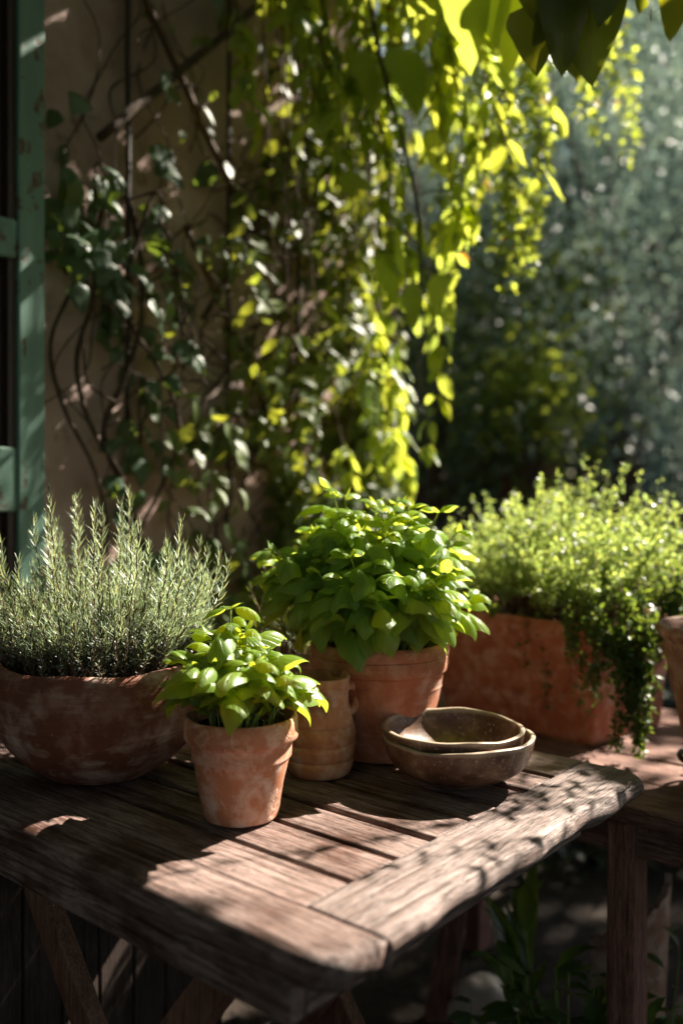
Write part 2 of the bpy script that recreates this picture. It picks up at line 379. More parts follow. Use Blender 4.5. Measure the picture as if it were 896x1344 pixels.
M['bark']=mat_plain('bark',(.035,.022,.016),(.12,.085,.06),25,.95,1.0,.01)
M['stem']=mat_plain('green_stem',(.16,.22,.06),(.30,.36,.10),60,.5,.2,.001,.4)
M['woody']=mat_plain('woody_stem',(.06,.035,.022),(.16,.095,.06),60,.8,.5,.001,.3)
M['basil']=mat_leaf('basil_leaf',(.12,.23,.03),(.18,.30,.045),(.56,.68,.06),.46,.36,.5,6,.5,.8)
M['basil2']=mat_leaf('basil_leaf_dark',(.11,.22,.035),(.18,.31,.06),(.58,.76,.09),.48,.36,.5,6,.5,.8)
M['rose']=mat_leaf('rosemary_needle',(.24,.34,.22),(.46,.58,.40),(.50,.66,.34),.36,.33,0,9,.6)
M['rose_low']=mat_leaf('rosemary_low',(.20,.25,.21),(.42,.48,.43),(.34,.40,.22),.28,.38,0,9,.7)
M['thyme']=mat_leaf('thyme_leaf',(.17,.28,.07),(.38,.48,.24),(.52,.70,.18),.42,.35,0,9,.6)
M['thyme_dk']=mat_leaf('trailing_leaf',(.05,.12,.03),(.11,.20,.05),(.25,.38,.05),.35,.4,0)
M['ivy']=mat_leaf('ivy_leaf',(.05,.10,.05),(.09,.16,.08),(.26,.40,.05),.28,.45,.22,6,.4)
M['ivys']=mat_leaf('small_climber_leaf',(.06,.11,.03),(.15,.20,.07),(.40,.50,.06),.38,.50,0,6,.4)
M['vine']=mat_leaf('hanging_leaf',(.13,.23,.05),(.22,.33,.09),(.54,.68,.10),.58,.42,0,6,.55)
M['canopy']=mat_leaf('canopy_leaf',(.04,.08,.025),(.06,.11,.035),(.16,.24,.03),.18,.4,0)
M['bigleaf']=mat_leaf('broad_leaf',(.045,.085,.025),(.07,.12,.03),(.40,.46,.03),.35,.4,.2,7)
M['olive']=mat_leaf('olive_leaf',(.16,.24,.23),(.34,.47,.48),(.34,.50,.44),.38,.33,0,6,.5)
M['dark_fol']=mat_leaf('evergreen_leaf',(.018,.03,.018),(.045,.062,.036),(.09,.13,.04),.15,.4,0)
M['dry']=mat_leaf('dry_leaf',(.20,.10,.03),(.34,.19,.05),(.55,.32,.06),.4,.6,0)
M['weed']=mat_leaf('weed_leaf',(.035,.08,.025),(.06,.13,.035),(.35,.5,.06),.35,.35,.2,5)
M['glaze']=None
def mat_stoneware():
    m,nt,nd,lk=newmat('stoneware_glaze'); v=mapping(nt)
    n1=noise(nt,v,22,8,.7); n2=noise(nt,v,150,4,.65); n3=noise(nt,mapping(nt,(6,6,70)),1.0,5,.6)
    c=ramp(nt,n1.outputs[0],[(.32,(.030,.013,.008)),(.48,(.10,.048,.027)),(.62,(.18,.105,.065)),(.75,(.36,.27,.20))]).outputs[0]
    s=ramp(nt,n2.outputs[0],[(.58,0.0),(.68,1.0)]); c=mixc(nt,math_(nt,'MULTIPLY',s.outputs[0],.55),c,(.45,.36,.26))
    sx=nd.new('ShaderNodeSeparateXYZ'); tc=nd.new('ShaderNodeTexCoord'); lk.new(tc.outputs['Generated'],sx.inputs[0])
    r=ramp(nt,math_(nt,'ADD',sx.outputs[2],math_(nt,'MULTIPLY',n1.outputs[0],.06)),[(.90,0.0),(.97,1.0)])
    c=mixc(nt,math_(nt,'MULTIPLY',r.outputs[0],.6),c,(.50,.40,.30))
    h=math_(nt,'ADD',math_(nt,'MULTIPLY',n1.outputs[0],.6),math_(nt,'ADD',math_(nt,'MULTIPLY',n2.outputs[0],.25),math_(nt,'MULTIPLY',n3.outputs[0],.3)))
    finish(nt,c,ramp(nt,n1.outputs[0],[(.4,.45),(.6,.28)]).outputs[0],bump(nt,h,.55,.0018),.5); return m
M['glaze']=mat_stoneware()

# ------------------------------------------------------------------ ground
mb=MB(); nG=90
xs=np.sign(np.linspace(-1,1,nG))*np.abs(np.linspace(-1,1,nG))**3*150
X,Y=np.meshgrid(xs,xs+3); Z=.012*np.sin(X*5)*np.cos(Y*4)*np.exp(-(X**2+Y**2)/60)
V=np.stack([X,Y,Z],-1).reshape(-1,3); i=np.arange(nG-1)[:,None]*nG; j=np.arange(nG-1)[None]
mb.add(V,np.stack([i+j,i+j+1,i+nG+j+1,i+nG+j],-1).reshape(-1,4))
g=mb.build('ground',M['ground']); g['kind']='structure'

# ------------------------------------------------------------------ table
C0=np.array([0.0,.765]); U=np.array([.764,-.645]); VV=np.array([.645,.764])
def uv2w(u,v,z=TZ): p=C0+U*u+VV*v; return np.array([p[0],p[1],z])
tab=thing('garden_table','weathered slatted wooden garden table with rounded corners, carrying the herb pots','table',(C0[0],C0[1],0),math.atan2(U[1],U[0]))
z1=TZ; z0=TZ-.038; LT=-1.20
def wavy(p,amp,seed):
    r=np.random.default_rng(seed); a=r.uniform(0,6,6)
    q=p.copy()
    for k in range(len(q)):
        s=q[k,0]*11+q[k,1]*13
        q[k]+=amp*np.array([math.sin(s*1.3+a[0])+.5*math.sin(s*4.1+a[1]),math.sin(s*1.1+a[2])+.5*math.sin(s*3.7+a[3])])
    return q
# front rail : along u, v 0 .. .066, takes the near corner
o_=outline([(LT,-.010),(0,-.010),(0,.064),(LT,.064)],[.01,.066,0,0])
rad=np.where(o_[:,0]>-.002,.021,np.where(o_[:,1]<.055,.018,.0025)); rad=np.where(o_[:,1]>.0635,.0025,rad)
o_[:,1]-=np.where(o_[:,1]<.02,.0025*np.sin(o_[:,0]*17),0)
un=np.where(o_[:,0]>-.002,.021,np.where(o_[:,1]<.055,.008,0))
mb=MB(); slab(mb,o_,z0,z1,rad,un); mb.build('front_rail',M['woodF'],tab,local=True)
# slats
edges=[.0655,.133,.1435,.213,.2235,.286,.2965,.368,.3785,.434,.4445,.510,.5205,.586]
for k in range(0,len(edges),2):
    a,b=edges[k],edges[k+1]
    o_=outline([(LT+.10,a),(-.103,a),(-.103,b),(LT+.10,b)],[0,.004,.004,0],step=.03)
    mb=MB(); slab(mb,o_,z0+.022,z1-.001-.001*((k//2)%3),.0035 if k else .002); 
    mb.build('slat',M['woodX'],tab,local=True)
# back rail
o_=outline([(LT,.597),(-.103,.597),(-.103,.698),(LT,.698)],[0,.002,.0,.01])
rad=np.where(o_[:,1]>.69,.012,.003); un=np.where(o_[:,1]>.69,.01,0)
mb=MB(); slab(mb,o_,z0,z1,rad,un); mb.build('back_rail',M['woodX'],tab,local=True)
# end rail : along v, rounded far corner, worn outer edge
o_=outline([(-.1015,.0655),(0,.0655),(.004,.700),(-.1015,.700)],[0,0,.055,0])
outer=(o_[:,0]>-.06)
ww=np.exp(-((o_[:,1]-.55)/.035)**2)*.006+ .003*np.sin(o_[:,1]*23)+.0018*np.sin(o_[:,1]*61)
o_[:,0]+=np.where(o_[:,0]>-.004,ww-.002,0)
rad=np.where(outer&(o_[:,1]>.066),.016,.0025); rad=np.where(o_[:,1]>.675,.020,rad); rad=np.where(o_[:,0]<-.10,.004,rad)
un=np.where(outer&(o_[:,1]>.066)|(o_[:,1]>.675),.021,0)
mb=MB(); slab(mb,o_,z0,z1+.0008,rad,un,segs=7); mb.build('end_rail',M['woodY'],tab,local=True)
# left end rail
o_=outline([(LT,.0655),(LT+.097,.0655),(LT+.097,.596),(LT,.596)],[0,0,0,0],step=.05)
mb=MB(); slab(mb,o_,z0,z1,.004); mb.build('end_rail',M['woodY'],tab,local=True)
# aprons under the top
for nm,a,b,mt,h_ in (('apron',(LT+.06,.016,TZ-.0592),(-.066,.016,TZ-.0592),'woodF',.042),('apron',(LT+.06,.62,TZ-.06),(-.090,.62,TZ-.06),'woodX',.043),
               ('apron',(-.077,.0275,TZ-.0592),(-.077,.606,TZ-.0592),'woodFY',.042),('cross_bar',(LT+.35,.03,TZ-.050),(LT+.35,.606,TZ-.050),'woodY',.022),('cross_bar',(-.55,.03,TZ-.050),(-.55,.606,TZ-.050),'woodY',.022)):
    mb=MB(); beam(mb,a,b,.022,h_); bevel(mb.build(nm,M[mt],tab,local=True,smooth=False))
# crossed folding legs, one pair under each end
def legpair(uc,vy):
    for (a,b,off) in (((uc-.27,0.0),(uc+.27,z0-.034),0),((uc+.27,0.0),(uc-.27,z0-.034),.030)):
        mb=MB(); beam(mb,(a[0],vy+off,a[1]),(b[0],vy+off,b[1]),.046,.026,up=(0,1,0)); bevel(mb.build('leg',M['woodleg'],tab,local=True,smooth=False))
legpair(-.47,.09); legpair(-.47,.50)
mb=MB(); tube(mb,[(-.47,.06,.335),(-.47,.56,.335)],.008,10); mb.build('pivot_rod',M['iron'],tab,local=True)

# ------------------------------------------------------------------ pots and bowls
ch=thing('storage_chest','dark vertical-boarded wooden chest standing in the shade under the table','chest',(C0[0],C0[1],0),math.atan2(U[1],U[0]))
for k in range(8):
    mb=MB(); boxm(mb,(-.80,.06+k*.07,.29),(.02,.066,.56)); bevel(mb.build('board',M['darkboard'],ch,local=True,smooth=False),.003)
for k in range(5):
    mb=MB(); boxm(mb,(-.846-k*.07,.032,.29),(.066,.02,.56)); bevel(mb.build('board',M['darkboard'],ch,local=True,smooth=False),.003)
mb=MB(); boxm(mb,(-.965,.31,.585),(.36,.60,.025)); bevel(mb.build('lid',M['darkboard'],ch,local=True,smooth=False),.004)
def pot_profile(rt,rb,h,rimh,rimout,th=.006):
    s=rt-rimout
    return [(rb-.004,0),(rb,.002),(rb+.001,.006),(rb+(s-rb)*.5,(h-rimh)*.5),(s,h-rimh-.003),(s+.0012,h-rimh),(rt-.001,h-rimh+.003),(rt,h-rimh+.006),(rt,h-.006),(rt-.0015,h-.001),(rt-.004,h),(rt-th,h-.001),(rt-th-.001,h-.004),(rt-th-.003,h*.6),(rb*.8,h*.55)]
def fine(prof,n=3):
    p=np.array(prof); out=[]
    for i in range(len(p)-1):
        for t in np.linspace(0,1,n,endpoint=False): out.append(p[i]*(1-t)+p[i+1]*t)
    out.append(p[-1]); return np.array(out)
def soil(root,c,r,z,name='soil',sx=1,sy=1,rz=0):
    mb=MB(); k=7; n=36; rings=[]
    for i in range(k+1):
        rr=r*i/k; 
        for j in range(n):
            a=j*2*math.pi/n; x=rr*math.cos(a)*sx; y=rr*math.sin(a)*sy
            rings.append((c[0]+x*math.cos(rz)-y*math.sin(rz),c[1]+x*math.sin(rz)+y*math.cos(rz),z+.006*(1-i/k)+rng.normal(0,.0015)*(i<k)))
    Q=[(i*n+j,i*n+(j+1)%n,(i+1)*n+(j+1)%n,(i+1)*n+j) for i in range(k) for j in range(n)]
    mb.add(rings,Q); return mb.build(name,M['soil'],root)

# basil leaves
TB=[leaf_tpl(W=w,nu=8,nv=20,shape='ovate',bend=b,fold=f,cup=c,quilt=.030,twist=t) for w,b,f,c,t in
    ((.54,1.5,-.05,1.1,.1),(.50,1.9,-.05,1.3,-.2),(.58,1.2,-.1,.9,.25),(.52,2.3,.0,1.2,-.1),(.48,1.7,.10,.9,.3))]
TBS=[leaf_tpl(W=.5,nu=4,nv=6,shape='ovate',bend=b,fold=.3,cup=.6) for b in (-.4,.4,1.0)]
def basil(root,base,tips,Lmax,mat,nodes=3,seedr=0,soilr=.05,low=True,gap=.4,arch=.5,potr=.07):
    stems=MB(); lv=MB(); Pp=[];D=[];Nn=[];S=[]; Ps=[];Ds=[];Ns=[];Ss=[]
    base=np.array(base)
    for tip in tips:
        tip=np.array(tip); a=rng.uniform(0,6.28); rr=soilr*math.sqrt(rng.uniform())
        off=tip[:2]-base[:2]; b0=base+np.array([rr*math.cos(a)*.5+off[0]*.25,rr*math.sin(a)*.5+off[1]*.25,0])
        dd=tip-b0
        pts=bez(b0,b0+np.array([dd[0]*.1,dd[1]*.1,dd[2]*.45]),b0+np.array([dd[0]*.6,dd[1]*.6,dd[2]*.75]),tip,14)
        tube(stems,pts,np.linspace(.0022,.0012,14),6)
        ax=unit(pts[-1]-pts[-3]); az0=rng.uniform(0,6.28)
        for k in range(nodes+1):
            t=1-k*(gap/nodes)-.0; i=min(int(t*13),13); q=pts[i]
            size=Lmax*(.55,.95,1.05,.92,.8)[min(k,4)]*rng.uniform(.8,1.15)
            for s in (0,1):
                az=az0+k*math.pi/2+s*math.pi+rng.normal(0,.25)
                hor=np.array([math.cos(az),math.sin(az),0]); hor=hor+.55*np.array([off[0],off[1],0])/max(np.linalg.norm(off),.02)*min(1,np.linalg.norm(off)/.08)
                hor=unit(hor); el=rng.normal((.35,.0,-.25,-.45,-.5)[min(k,4)],.24)
                d=unit(hor*math.cos(el)+np.array([0,0,1])*math.sin(el))
                nrm=np.array([0,0,1])*math.cos(el)-hor*math.sin(el)+rng.normal(0,.22,3)
                pet=size*.16; p1=q+d*pet
                tube(stems,[q,q+d*pet*.6,p1],.0009,4,cap=False)
                Pp.append(p1-d*.001);D.append(d);Nn.append(nrm);S.append(size)
        for s in range(4):
            az=rng.uniform(0,6.28); el=rng.uniform(.0,.9); d=np.array([math.cos(az)*math.cos(el),math.sin(az)*math.cos(el),math.sin(el)])
            Ps.append(tip);Ds.append(d);Ns.append(np.array([-math.cos(az)*math.sin(el),-math.sin(az)*math.sin(el),math.cos(el)]));Ss.append(Lmax*rng.uniform(.18,.34))
    if low:
        for _ in range(int(len(tips)*1.2)):      # small side shoots low down
            a=rng.uniform(0,6.28); rr=soilr*math.sqrt(rng.uniform())*1.15
            q=base+np.array([rr*math.cos(a),rr*math.sin(a),rng.uniform(.0,.3)*(tips[:,2].max()-base[2])])
            el=rng.uniform(-.2,.9); az=a+rng.normal(0,.6); d=np.array([math.cos(az)*math.cos(el),math.sin(az)*math.cos(el),math.sin(el)])
            Pp.append(q);D.append(d);Nn.append(np.array([0,0,1])+rng.normal(0,.4,3));S.append(Lmax*rng.uniform(.25,.5))
            tube(stems,[base+np.array([rr*math.cos(a),rr*math.sin(a),0])*np.array([.9,.9,1]),q],.0011,4,cap=False)
    Pp=np.array(Pp);D=unit(np.array(D));Nn=np.array(Nn);S=np.array(S)      # leaves near the rim lie over it, not through it
    for _ in range(4):
        tip=Pp+D*S[:,None]*.72; tip[:,2]-=S*.42
        rt=np.linalg.norm(tip[:,:2]-base[:2],axis=1); low_=(tip[:,2]<base[2]+.026)&(rt<potr+.010)
        D[low_,2]+=.45; Nn[low_]=np.array([0,0,1])+(tip[low_]-base)*[1,1,0]*-2; D=unit(D); Pp[low_,2]+=.004
    tip=Pp+D*S[:,None]*.72; tip[:,2]-=S*.42; rt=np.linalg.norm(tip[:,:2]-base[:2],axis=1)
    ok=~((tip[:,2]<base[2]+.016)&(rt<potr+.008)&(rt>potr-.03)); rp_=np.linalg.norm(Pp[:,:2]-base[:2],axis=1); ok&=~((Pp[:,2]<base[2]+.02)&(rp_>potr-.012)&(rp_<potr+.006))
    def inpot(W):
        rr_=np.hypot(W[...,0]-base[0],W[...,1]-base[1]); return (W[...,2]<base[2]+.0235)&(rr_<potr+.0015)&(rr_>potr-.013)|(W[...,2]<base[2]-.01)&(rr_<potr)
    scatter(lv,TB,Pp[ok],D[ok],Nn[ok],S[ok],inpot); scatter(lv,TBS,Ps,Ds,Ns,Ss)
    f=lv.build('foliage',mat,root); stems.build('stems',M['stem'],f,local=True)
    f.data.update(); 
    # stems mesh is in world space relative to root
    st=[c for c in f.children][0]; st.data.transform(__import__('mathutils').Matrix.Translation(-Vector(root.location)))
    return f

# small potted basil, front
c=np.array([-.126,1.127,TZ]); r=thing('potted_basil','small terracotta pot with drooping bright green basil, in front of the handled jar','potted herb',c)
def wear(r_,z,th):
    return r_+.0006*np.sin(th*7+z*90)+.0006*np.sin(th*3-z*55),z
mb=MB(); lathe(mb,fine(pot_profile(.0715,.046,.128,.031,.0075)),c,fn=wear); sharp(mb.build('pot',M['t_small'],r),32)
soil(r,c,.062,c[2]+.112)
tips=[]
for k in range(25):
    a=rng.uniform(0,6.28); q=math.sqrt(rng.uniform()); 
    tips.append((c[0]+.070*q*math.cos(a)-.006, c[1]+.062*q*math.sin(a), TZ+.232-.095*q*q+rng.uniform(-.018,.018)))
tips.append((c[0]-.012,c[1]-.01,TZ+.262))
for k in range(15):
    a=k*.42+rng.normal(0,.15); tips.append((c[0]+.066*math.cos(a)-.004,c[1]+.060*math.sin(a),TZ+rng.uniform(.155,.205)))
basil(r,c+np.array([0,0,.112]),np.array(tips),.074,M['basil'],nodes=2,soilr=.045,potr=.0715)

# large potted basil
c=np.array([.060,1.412,TZ]); r=thing('potted_basil','tall bushy basil in the large terracotta pot behind the handled jar','potted herb',c)
mb=MB(); pp=pot_profile(.108,.074,.176,.046,.007,.008)
pp=pp[:7]+[(.1085,.140),(.1083,.154),(.1068,.1555),(.1083,.157),(.109,.170)]+pp[9:]
lathe(mb,fine(pp),c,fn=wear); sharp(mb.build('pot',M['t_big'],r),32)
soil(r,c,.095,c[2]+.155)
tips=[]
for k in range(54):
    a=rng.uniform(0,6.28); q=math.sqrt(rng.uniform())
    hx=.150*q*math.cos(a); hy=.125*q*math.sin(a)
    z=.385-.13*q**2.2+rng.uniform(-.02,.015)
    if hx<-.06: z=z-.0+.02*math.sin(a)
    tips.append((c[0]+hx-.002,c[1]+hy,TZ+z))
for k in range(14):
    a=rng.uniform(0,6.28); tips.append((c[0]+.128*math.cos(a)-.012,c[1]+.115*math.sin(a),TZ+rng.uniform(.215,.29)))
for k in range(7): tips.append((c[0]-.155+rng.normal(0,.012),c[1]+rng.normal(0,.04),TZ+rng.uniform(.24,.33)))
tips+= [(c[0]-.075,c[1]-.03,TZ+.41),(c[0]-.055,c[1]+.03,TZ+.40),(c[0]+.12,c[1]-.02,TZ+.345),(c[0]-.15,c[1]-.0,TZ+.27),(c[0]+.03,c[1]+.02,TZ+.39),(c[0]+.09,c[1]-.02,TZ+.375)]
basil(r,c+np.array([0,0,.155]),np.array(tips),.072,M['basil2'],nodes=3,soilr=.085,gap=.45,potr=.109)

# handled jar
c=np.array([-.031,1.302,TZ]); r=thing('handled_jar','ribbed terracotta jar with one small loop handle, beside the small basil','jar',c)
p=[(.040,0),(.0435,.003),(.047,.012),(.0485,.0220),(.0460,.0235),(.0483,.0255),(.0505,.034),(.0515,.045),(.0485,.0465),(.0505,.0490),(.0513,.060),(.0490,.071),(.0460,.0722),(.0475,.0750),(.0445,.088),(.0420,.0990),(.0407,.1000),(.0413,.103),(.0405,.116),(.0412,.127),(.0428,.137),(.0425,.1405),(.040,.1415),(.0375,.139),(.036,.120),(.038,.09),(.044,.06),(.043,.03),(.03,.012)]
mb=MB(); lathe(mb,fine(p,2),c,fn=lambda r_,z,th:(r_*(1+.012*np.sin(th*2+1)),z+np.where(z>.13,.0025*np.sin(th+.8)+.001*np.sin(3*th),0))); mb.build('body',M['t_jar'],r)
mb=MB(); ah=R(28); hd=np.array([math.cos(ah),math.sin(ah)])
path=[(.038,.118),(.050,.123),(.0585,.116),(.0605,.103),(.056,.090),(.0465,.083),(.041,.086)]
pts=smoothpath([(c[0]+a*hd[0],c[1]+a*hd[1],c[2]+b) for a,b in path],5)
tube(mb,pts,.0075,12); mb.build('handle',M['t_jar'],r)

# stoneware bowls
def bowl(c,rr,h,label,tilt,crumbs=False,seed=1):
    r=thing('stoneware_bowl',label,'bowl',c)
    o=[(.036,.0),(.040,.001),(.041,.005),(.045,.0065),(.064,.011),(rr*.84,h*.37),(rr*.95,h*.64),(rr*.995,h*.93),(rr,h*.985),(rr-.0025,h),(rr-.0058,h*.995),(rr-.0085,h*.92),(rr*.84,h*.62),(rr*.68,h*.36),(.045,h*.17),(.015,h*.14)]
    def fn(r_,z,th):
        k=np.clip(z/h,0,1)
        rs=np.random.default_rng(seed); a=rs.uniform(0,6,6)
        r2=r_*(1+k*.012*np.sin(2*th+a[0])+k*.008*np.sin(3*th+a[1])+k*.004*np.sin(5*th+a[2])+k*.003*np.sin(11*th+a[4]))
        z2=z+k*k*(.0016*np.sin(2*th+a[3])+.0008*np.sin(5*th+a[5])+.0005*np.sin(9*th+a[2]))+k*tilt*np.cos(th-2.2)*rr
        return r2,z2
    mb=MB(); lathe(mb,fine(rprof(o,3),1),c,n=128,fn=fn); mb.build('body',M['glaze'],r)
    if crumbs:
        mb=MB()
        for _ in range(26):
            a=rng.uniform(0,6.28); q=.05*math.sqrt(rng.uniform()); s=rng.uniform(.0015,.0035)
            V=unit(rng.normal(0,1,(8,3)))*s; V=np.array([[x,y,z] for x in(-1,1) for y in(-1,1) for z in(-1,1)])*s*rng.uniform(.5,1,(8,3))
            mb.add(V+np.array([c[0]+q*math.cos(a),c[1]+q*math.sin(a),c[2]+h*.17+.0025+q*q*3.3]),[[0,1,3,2],[4,6,7,5],[0,4,5,1],[2,3,7,6],[0,2,6,4],[1,5,7,3]])
        f=mb.build('seeds',M['stone'],r,smooth=False)
        f['kind']='stuff'
    return r
bc=np.array([.164,1.262,TZ])
bowl(bc,.1065,.068,'wide brown stoneware bowl, the lower of the nested pair on the table',.0,False,3)
bowl(bc+np.array([-.007,.002,.0165]),.099,.062,'slightly smaller speckled stoneware bowl resting inside the wide brown bowl',.012,True,8)

# large terracotta bowl planter with rosemary
c=np.array([-.352,1.315,TZ]); r=thing('rosemary_planter','broad dark terracotta bowl filled with tall silvery rosemary, beside the green shutter','potted herb',c)
p=[(.070,0),(.076,.0015),(.084,.006),(.112,.027),(.140,.060),(.1525,.100),(.1555,.128),(.156,.146),(.1535,.159),(.150,.164),(.145,.1655),(.140,.163),(.138,.150),(.134,.12),(.10,.07)]
def bfn(r_,z,th): return r_*(1+.010*np.sin(3*th+1)+.007*np.sin(5*th)),z+np.where(z>.1,.002*np.sin(2*th+.5)+.0015*np.sin(7*th),0)
mb=MB(); lathe(mb,fine(rprof(p,3),1),c,n=128,fn=bfn); mb.build('pot',M['t_bowl'],r)
soil(r,c,.134,c[2]+.148)
TN=[leaf_tpl(W=.075,nu=2,nv=3,shape='needle',bend=b,fold=-.6) for b in (-.25,.1,.5,-.6)]
lv=MB(); lo=MB(); st=MB(); Pp=[];D=[];Nn=[];S=[]; P2=[];D2=[];N2=[];S2=[]
tall=[(-.095,.25),(-.06,.285),(.005,.275),(.065,.235),(.115,.235),(.145,.20),(.09,.21),(.03,.22),(-.12,.22),(-.03,.225),(.165,.19),(-.145,.19),(.125,.205),(.05,.205)]
def rstem(b0,tip,n,L,low):
    pts=bez(b0,b0+np.array([0,0,(tip[2]-b0[2])*.5]),tip-np.array([0,0,(tip[2]-b0[2])*.35]),tip,10)+rng.normal(0,.0012,(10,3))
    tube(st,pts,np.linspace(.0016,.0007,10),4,cap=False)
    tt=np.linspace(.12,1,n); idx=tt*9; i0=np.minimum(idx.astype(int),8); fr=(idx-i0)[:,None]
    q=pts[i0]*(1-fr)+pts[i0+1]*fr; ax=unit(pts[i0+1]-pts[i0])
    az=np.arange(n)*2.4+rng.normal(0,.3,n); rad=np.stack([np.cos(az),np.sin(az),np.zeros(n)],1)
    sp=(.95-.55*tt**2)[:,None]+rng.normal(0,.12,(n,1))
    d=unit(ax*np.cos(sp)+rad*np.sin(sp)); nn=unit(ax-d*(ax*d).sum(1,keepdims=True)+1e-4)
    s=L*(1-.35*tt**3)*rng.uniform(.75,1.15,n)
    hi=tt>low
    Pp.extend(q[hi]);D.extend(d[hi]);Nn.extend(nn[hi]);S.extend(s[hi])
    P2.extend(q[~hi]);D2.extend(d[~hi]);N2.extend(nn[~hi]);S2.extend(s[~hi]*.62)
sb=c+np.array([0,0,.150])
for dx,h in tall:
    for _ in range(4):
        y=rng.uniform(-.06,.06); x=dx+rng.normal(0,.016)
        rstem(sb+np.array([x*.75,y,0]),sb+np.array([x,y*1.2,h*rng.uniform(.78,1.06)-.028]),int(66*h/.22),.0235,.35)
for _ in range(420):
    a=rng.uniform(0,6.28); q=math.sqrt(rng.uniform()); x=.150*q*math.cos(a); y=.125*q*math.sin(a)
    h=(.128-.05*q**2)*rng.uniform(.6,1.2)
    b0=sb+np.array([x*.78,y*.78,0]); tip=sb+np.array([x*1.12,y*1.12,h])
    rstem(b0,tip,rng.integers(34,48),.019,.50)
for _ in range(420):       # short silvery undergrowth with small leaves
    a=rng.uniform(0,6.28); q=math.sqrt(rng.uniform()); x=.135*q*math.cos(a); y=.132*q*math.sin(a); h=rng.uniform(.03,.085)
    b0=sb+np.array([x,y,0]); tip=sb+np.array([x*1.16+rng.normal(0,.012),y*1.16+rng.normal(0,.012),h])
    rstem(b0,tip,24,.014,1.1)
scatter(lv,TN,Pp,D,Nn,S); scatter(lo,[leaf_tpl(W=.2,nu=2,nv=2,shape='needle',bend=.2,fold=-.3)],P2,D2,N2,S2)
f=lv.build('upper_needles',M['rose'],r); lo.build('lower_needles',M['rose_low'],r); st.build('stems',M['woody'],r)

# pale pot in the gap between rosemary and the large basil
c=P(382,862,1.50); c[2]=TZ
r=thing('herb_pot','pale whitewashed clay pot with wispy sprigs, half hidden between rosemary and tall basil','potted herb',c)
mb=MB(); lathe(mb,fine(pot_profile(.055,.040,.145,.022,.004)),c,n=64,fn=wear); mb.build('pot',M['t_pale'],r); soil(r,c,.046,c[2]+.13)
lv=MB(); st=MB(); Pp=[];D=[];Nn=[];S=[];P2=[];D2=[];N2=[];S2=[]
for _ in range(34):
    a=rng.uniform(0,6.28); q=rng.uniform(.01,.06)
    rstem(c+np.array([q*.5*math.cos(a),q*.5*math.sin(a),.13]),c+np.array([q*1.3*math.cos(a),q*1.3*math.sin(a),rng.uniform(.19,.29)]),24,.02,0)
scatter(lv,TN,Pp,D,Nn,S); f=lv.build('foliage',M['weed'],r); st.build('stems',M['woody'],r)

# ------------------------------------------------------------------ bench with the thyme planter
bn=thing('garden_bench','low rough plank bench standing behind the table, holding the thyme planter','bench',(C0[0],C0[1],0),math.atan2(U[1],U[0]))
BT=.66
for k in range(5):
    a=.765+k*.135
    mb=MB(); slab(mb,outline([(-.80,a),(.55,a),(.55,a+.128),(-.80,a+.128)],[.01]*4,step=.05),BT-.03,BT-.001*(k%2),.005)
    mb.build('plank',M['woodbench'],bn,local=True)
for u_ in (-.08,-.70,.45):
    for v_ in (.80,1.36):
        mb=MB(); beam(mb,(u_,v_,0),(u_,v_,BT-.03),.046,.06,up=(0,1,0)); bevel(mb.build('leg',M['woodpost'],bn,local=True,smooth=False),.006)
for v_ in (.80,1.36):
    mb=MB(); beam(mb,(-.76,v_,BT-.058),(.50,v_,BT-.058),.03,.055); bevel(mb.build('apron',M['woodbench'],bn,local=True,smooth=False))

A=np.array([.4775,1.69]); d2=unit(np.array([.76,.65])); d1=np.array([-d2[1],d2[0]]); L1,L2,PH=.43,.30,.235
r=thing('thyme_planter','long terracotta box planter overflowing with fine bright thyme, behind the bowls','potted herb',(A[0],A[1],BT))
def boxring(off,z,inset=0):
    # corner radius ring
    cor=[(0,0),(0,1),(1,1),(1,0)]; cs=[np.array([off,off]),np.array([L1-off,off]),np.array([L1-off,L2-off]),np.array([off,L2-off])]
    rr=.018; pts=[]
    for k in range(4):
        p_,cc,q_=cs[k-1],cs[k],cs[(k+1)%4]; a_=cc+unit(p_-cc)*rr; b_=cc+unit(q_-cc)*rr
        for t in np.linspace(0,1,6): 
            w=(1-t)**2*a_+2*(1-t)*t*cc+t*t*b_; pts.append(w)
    pts=np.array(pts); xy=A+pts[:,0:1]*d1+pts[:,1:2]*d2
    return np.column_stack([xy,np.full(len(xy),z)])
rings=[(.022,0),(.020,.004),(.012,PH*.5),(.004,PH-.046),(.003,PH-.042),(-.009,PH-.040),(-.011,PH-.036),(-.011,PH-.006),(-.008,PH),(.010,PH),(.013,PH-.004),(.02,PH-.06)]
mb=MB(); V=[];
for off,z in rings: V.append(boxring(off,BT+z))
m_=len(V[0]); V=np.concatenate(V); i=np.arange(len(rings)-1)[:,None]*m_; j=np.arange(m_)[None]; k=(j+1)%m_
mb.add(V,np.stack([i+j,i+m_+j,i+m_+k,i+k],-1).reshape(-1,4)); mb.ngon(list(range(m_))); mb.ngon([ (len(rings)-1)*m_+x for x in range(m_)][::-1])
sharp(mb.build('box',M['t_box'],r))
ctr=A+d1*L1/2+d2*L2/2
mb=MB(); ring=boxring(.014,BT+PH-.03); mb.add(np.vstack([ring,[[ctr[0],ctr[1],BT+PH-.01]]]),None,[(x,(x+1)%m_,m_) for x in range(m_)][::1]); 
mb.t[0]=mb.t[0][:,::-1]; mb.build('soil',M['soil'],r)
TT=[leaf_tpl(W=.62,nu=2,nv=3,shape='ovate',bend=b,fold=.2) for b in (0,.6,-.4)]
lv=MB(); st=MB(); Pp=[];D=[];Nn=[];S=[]
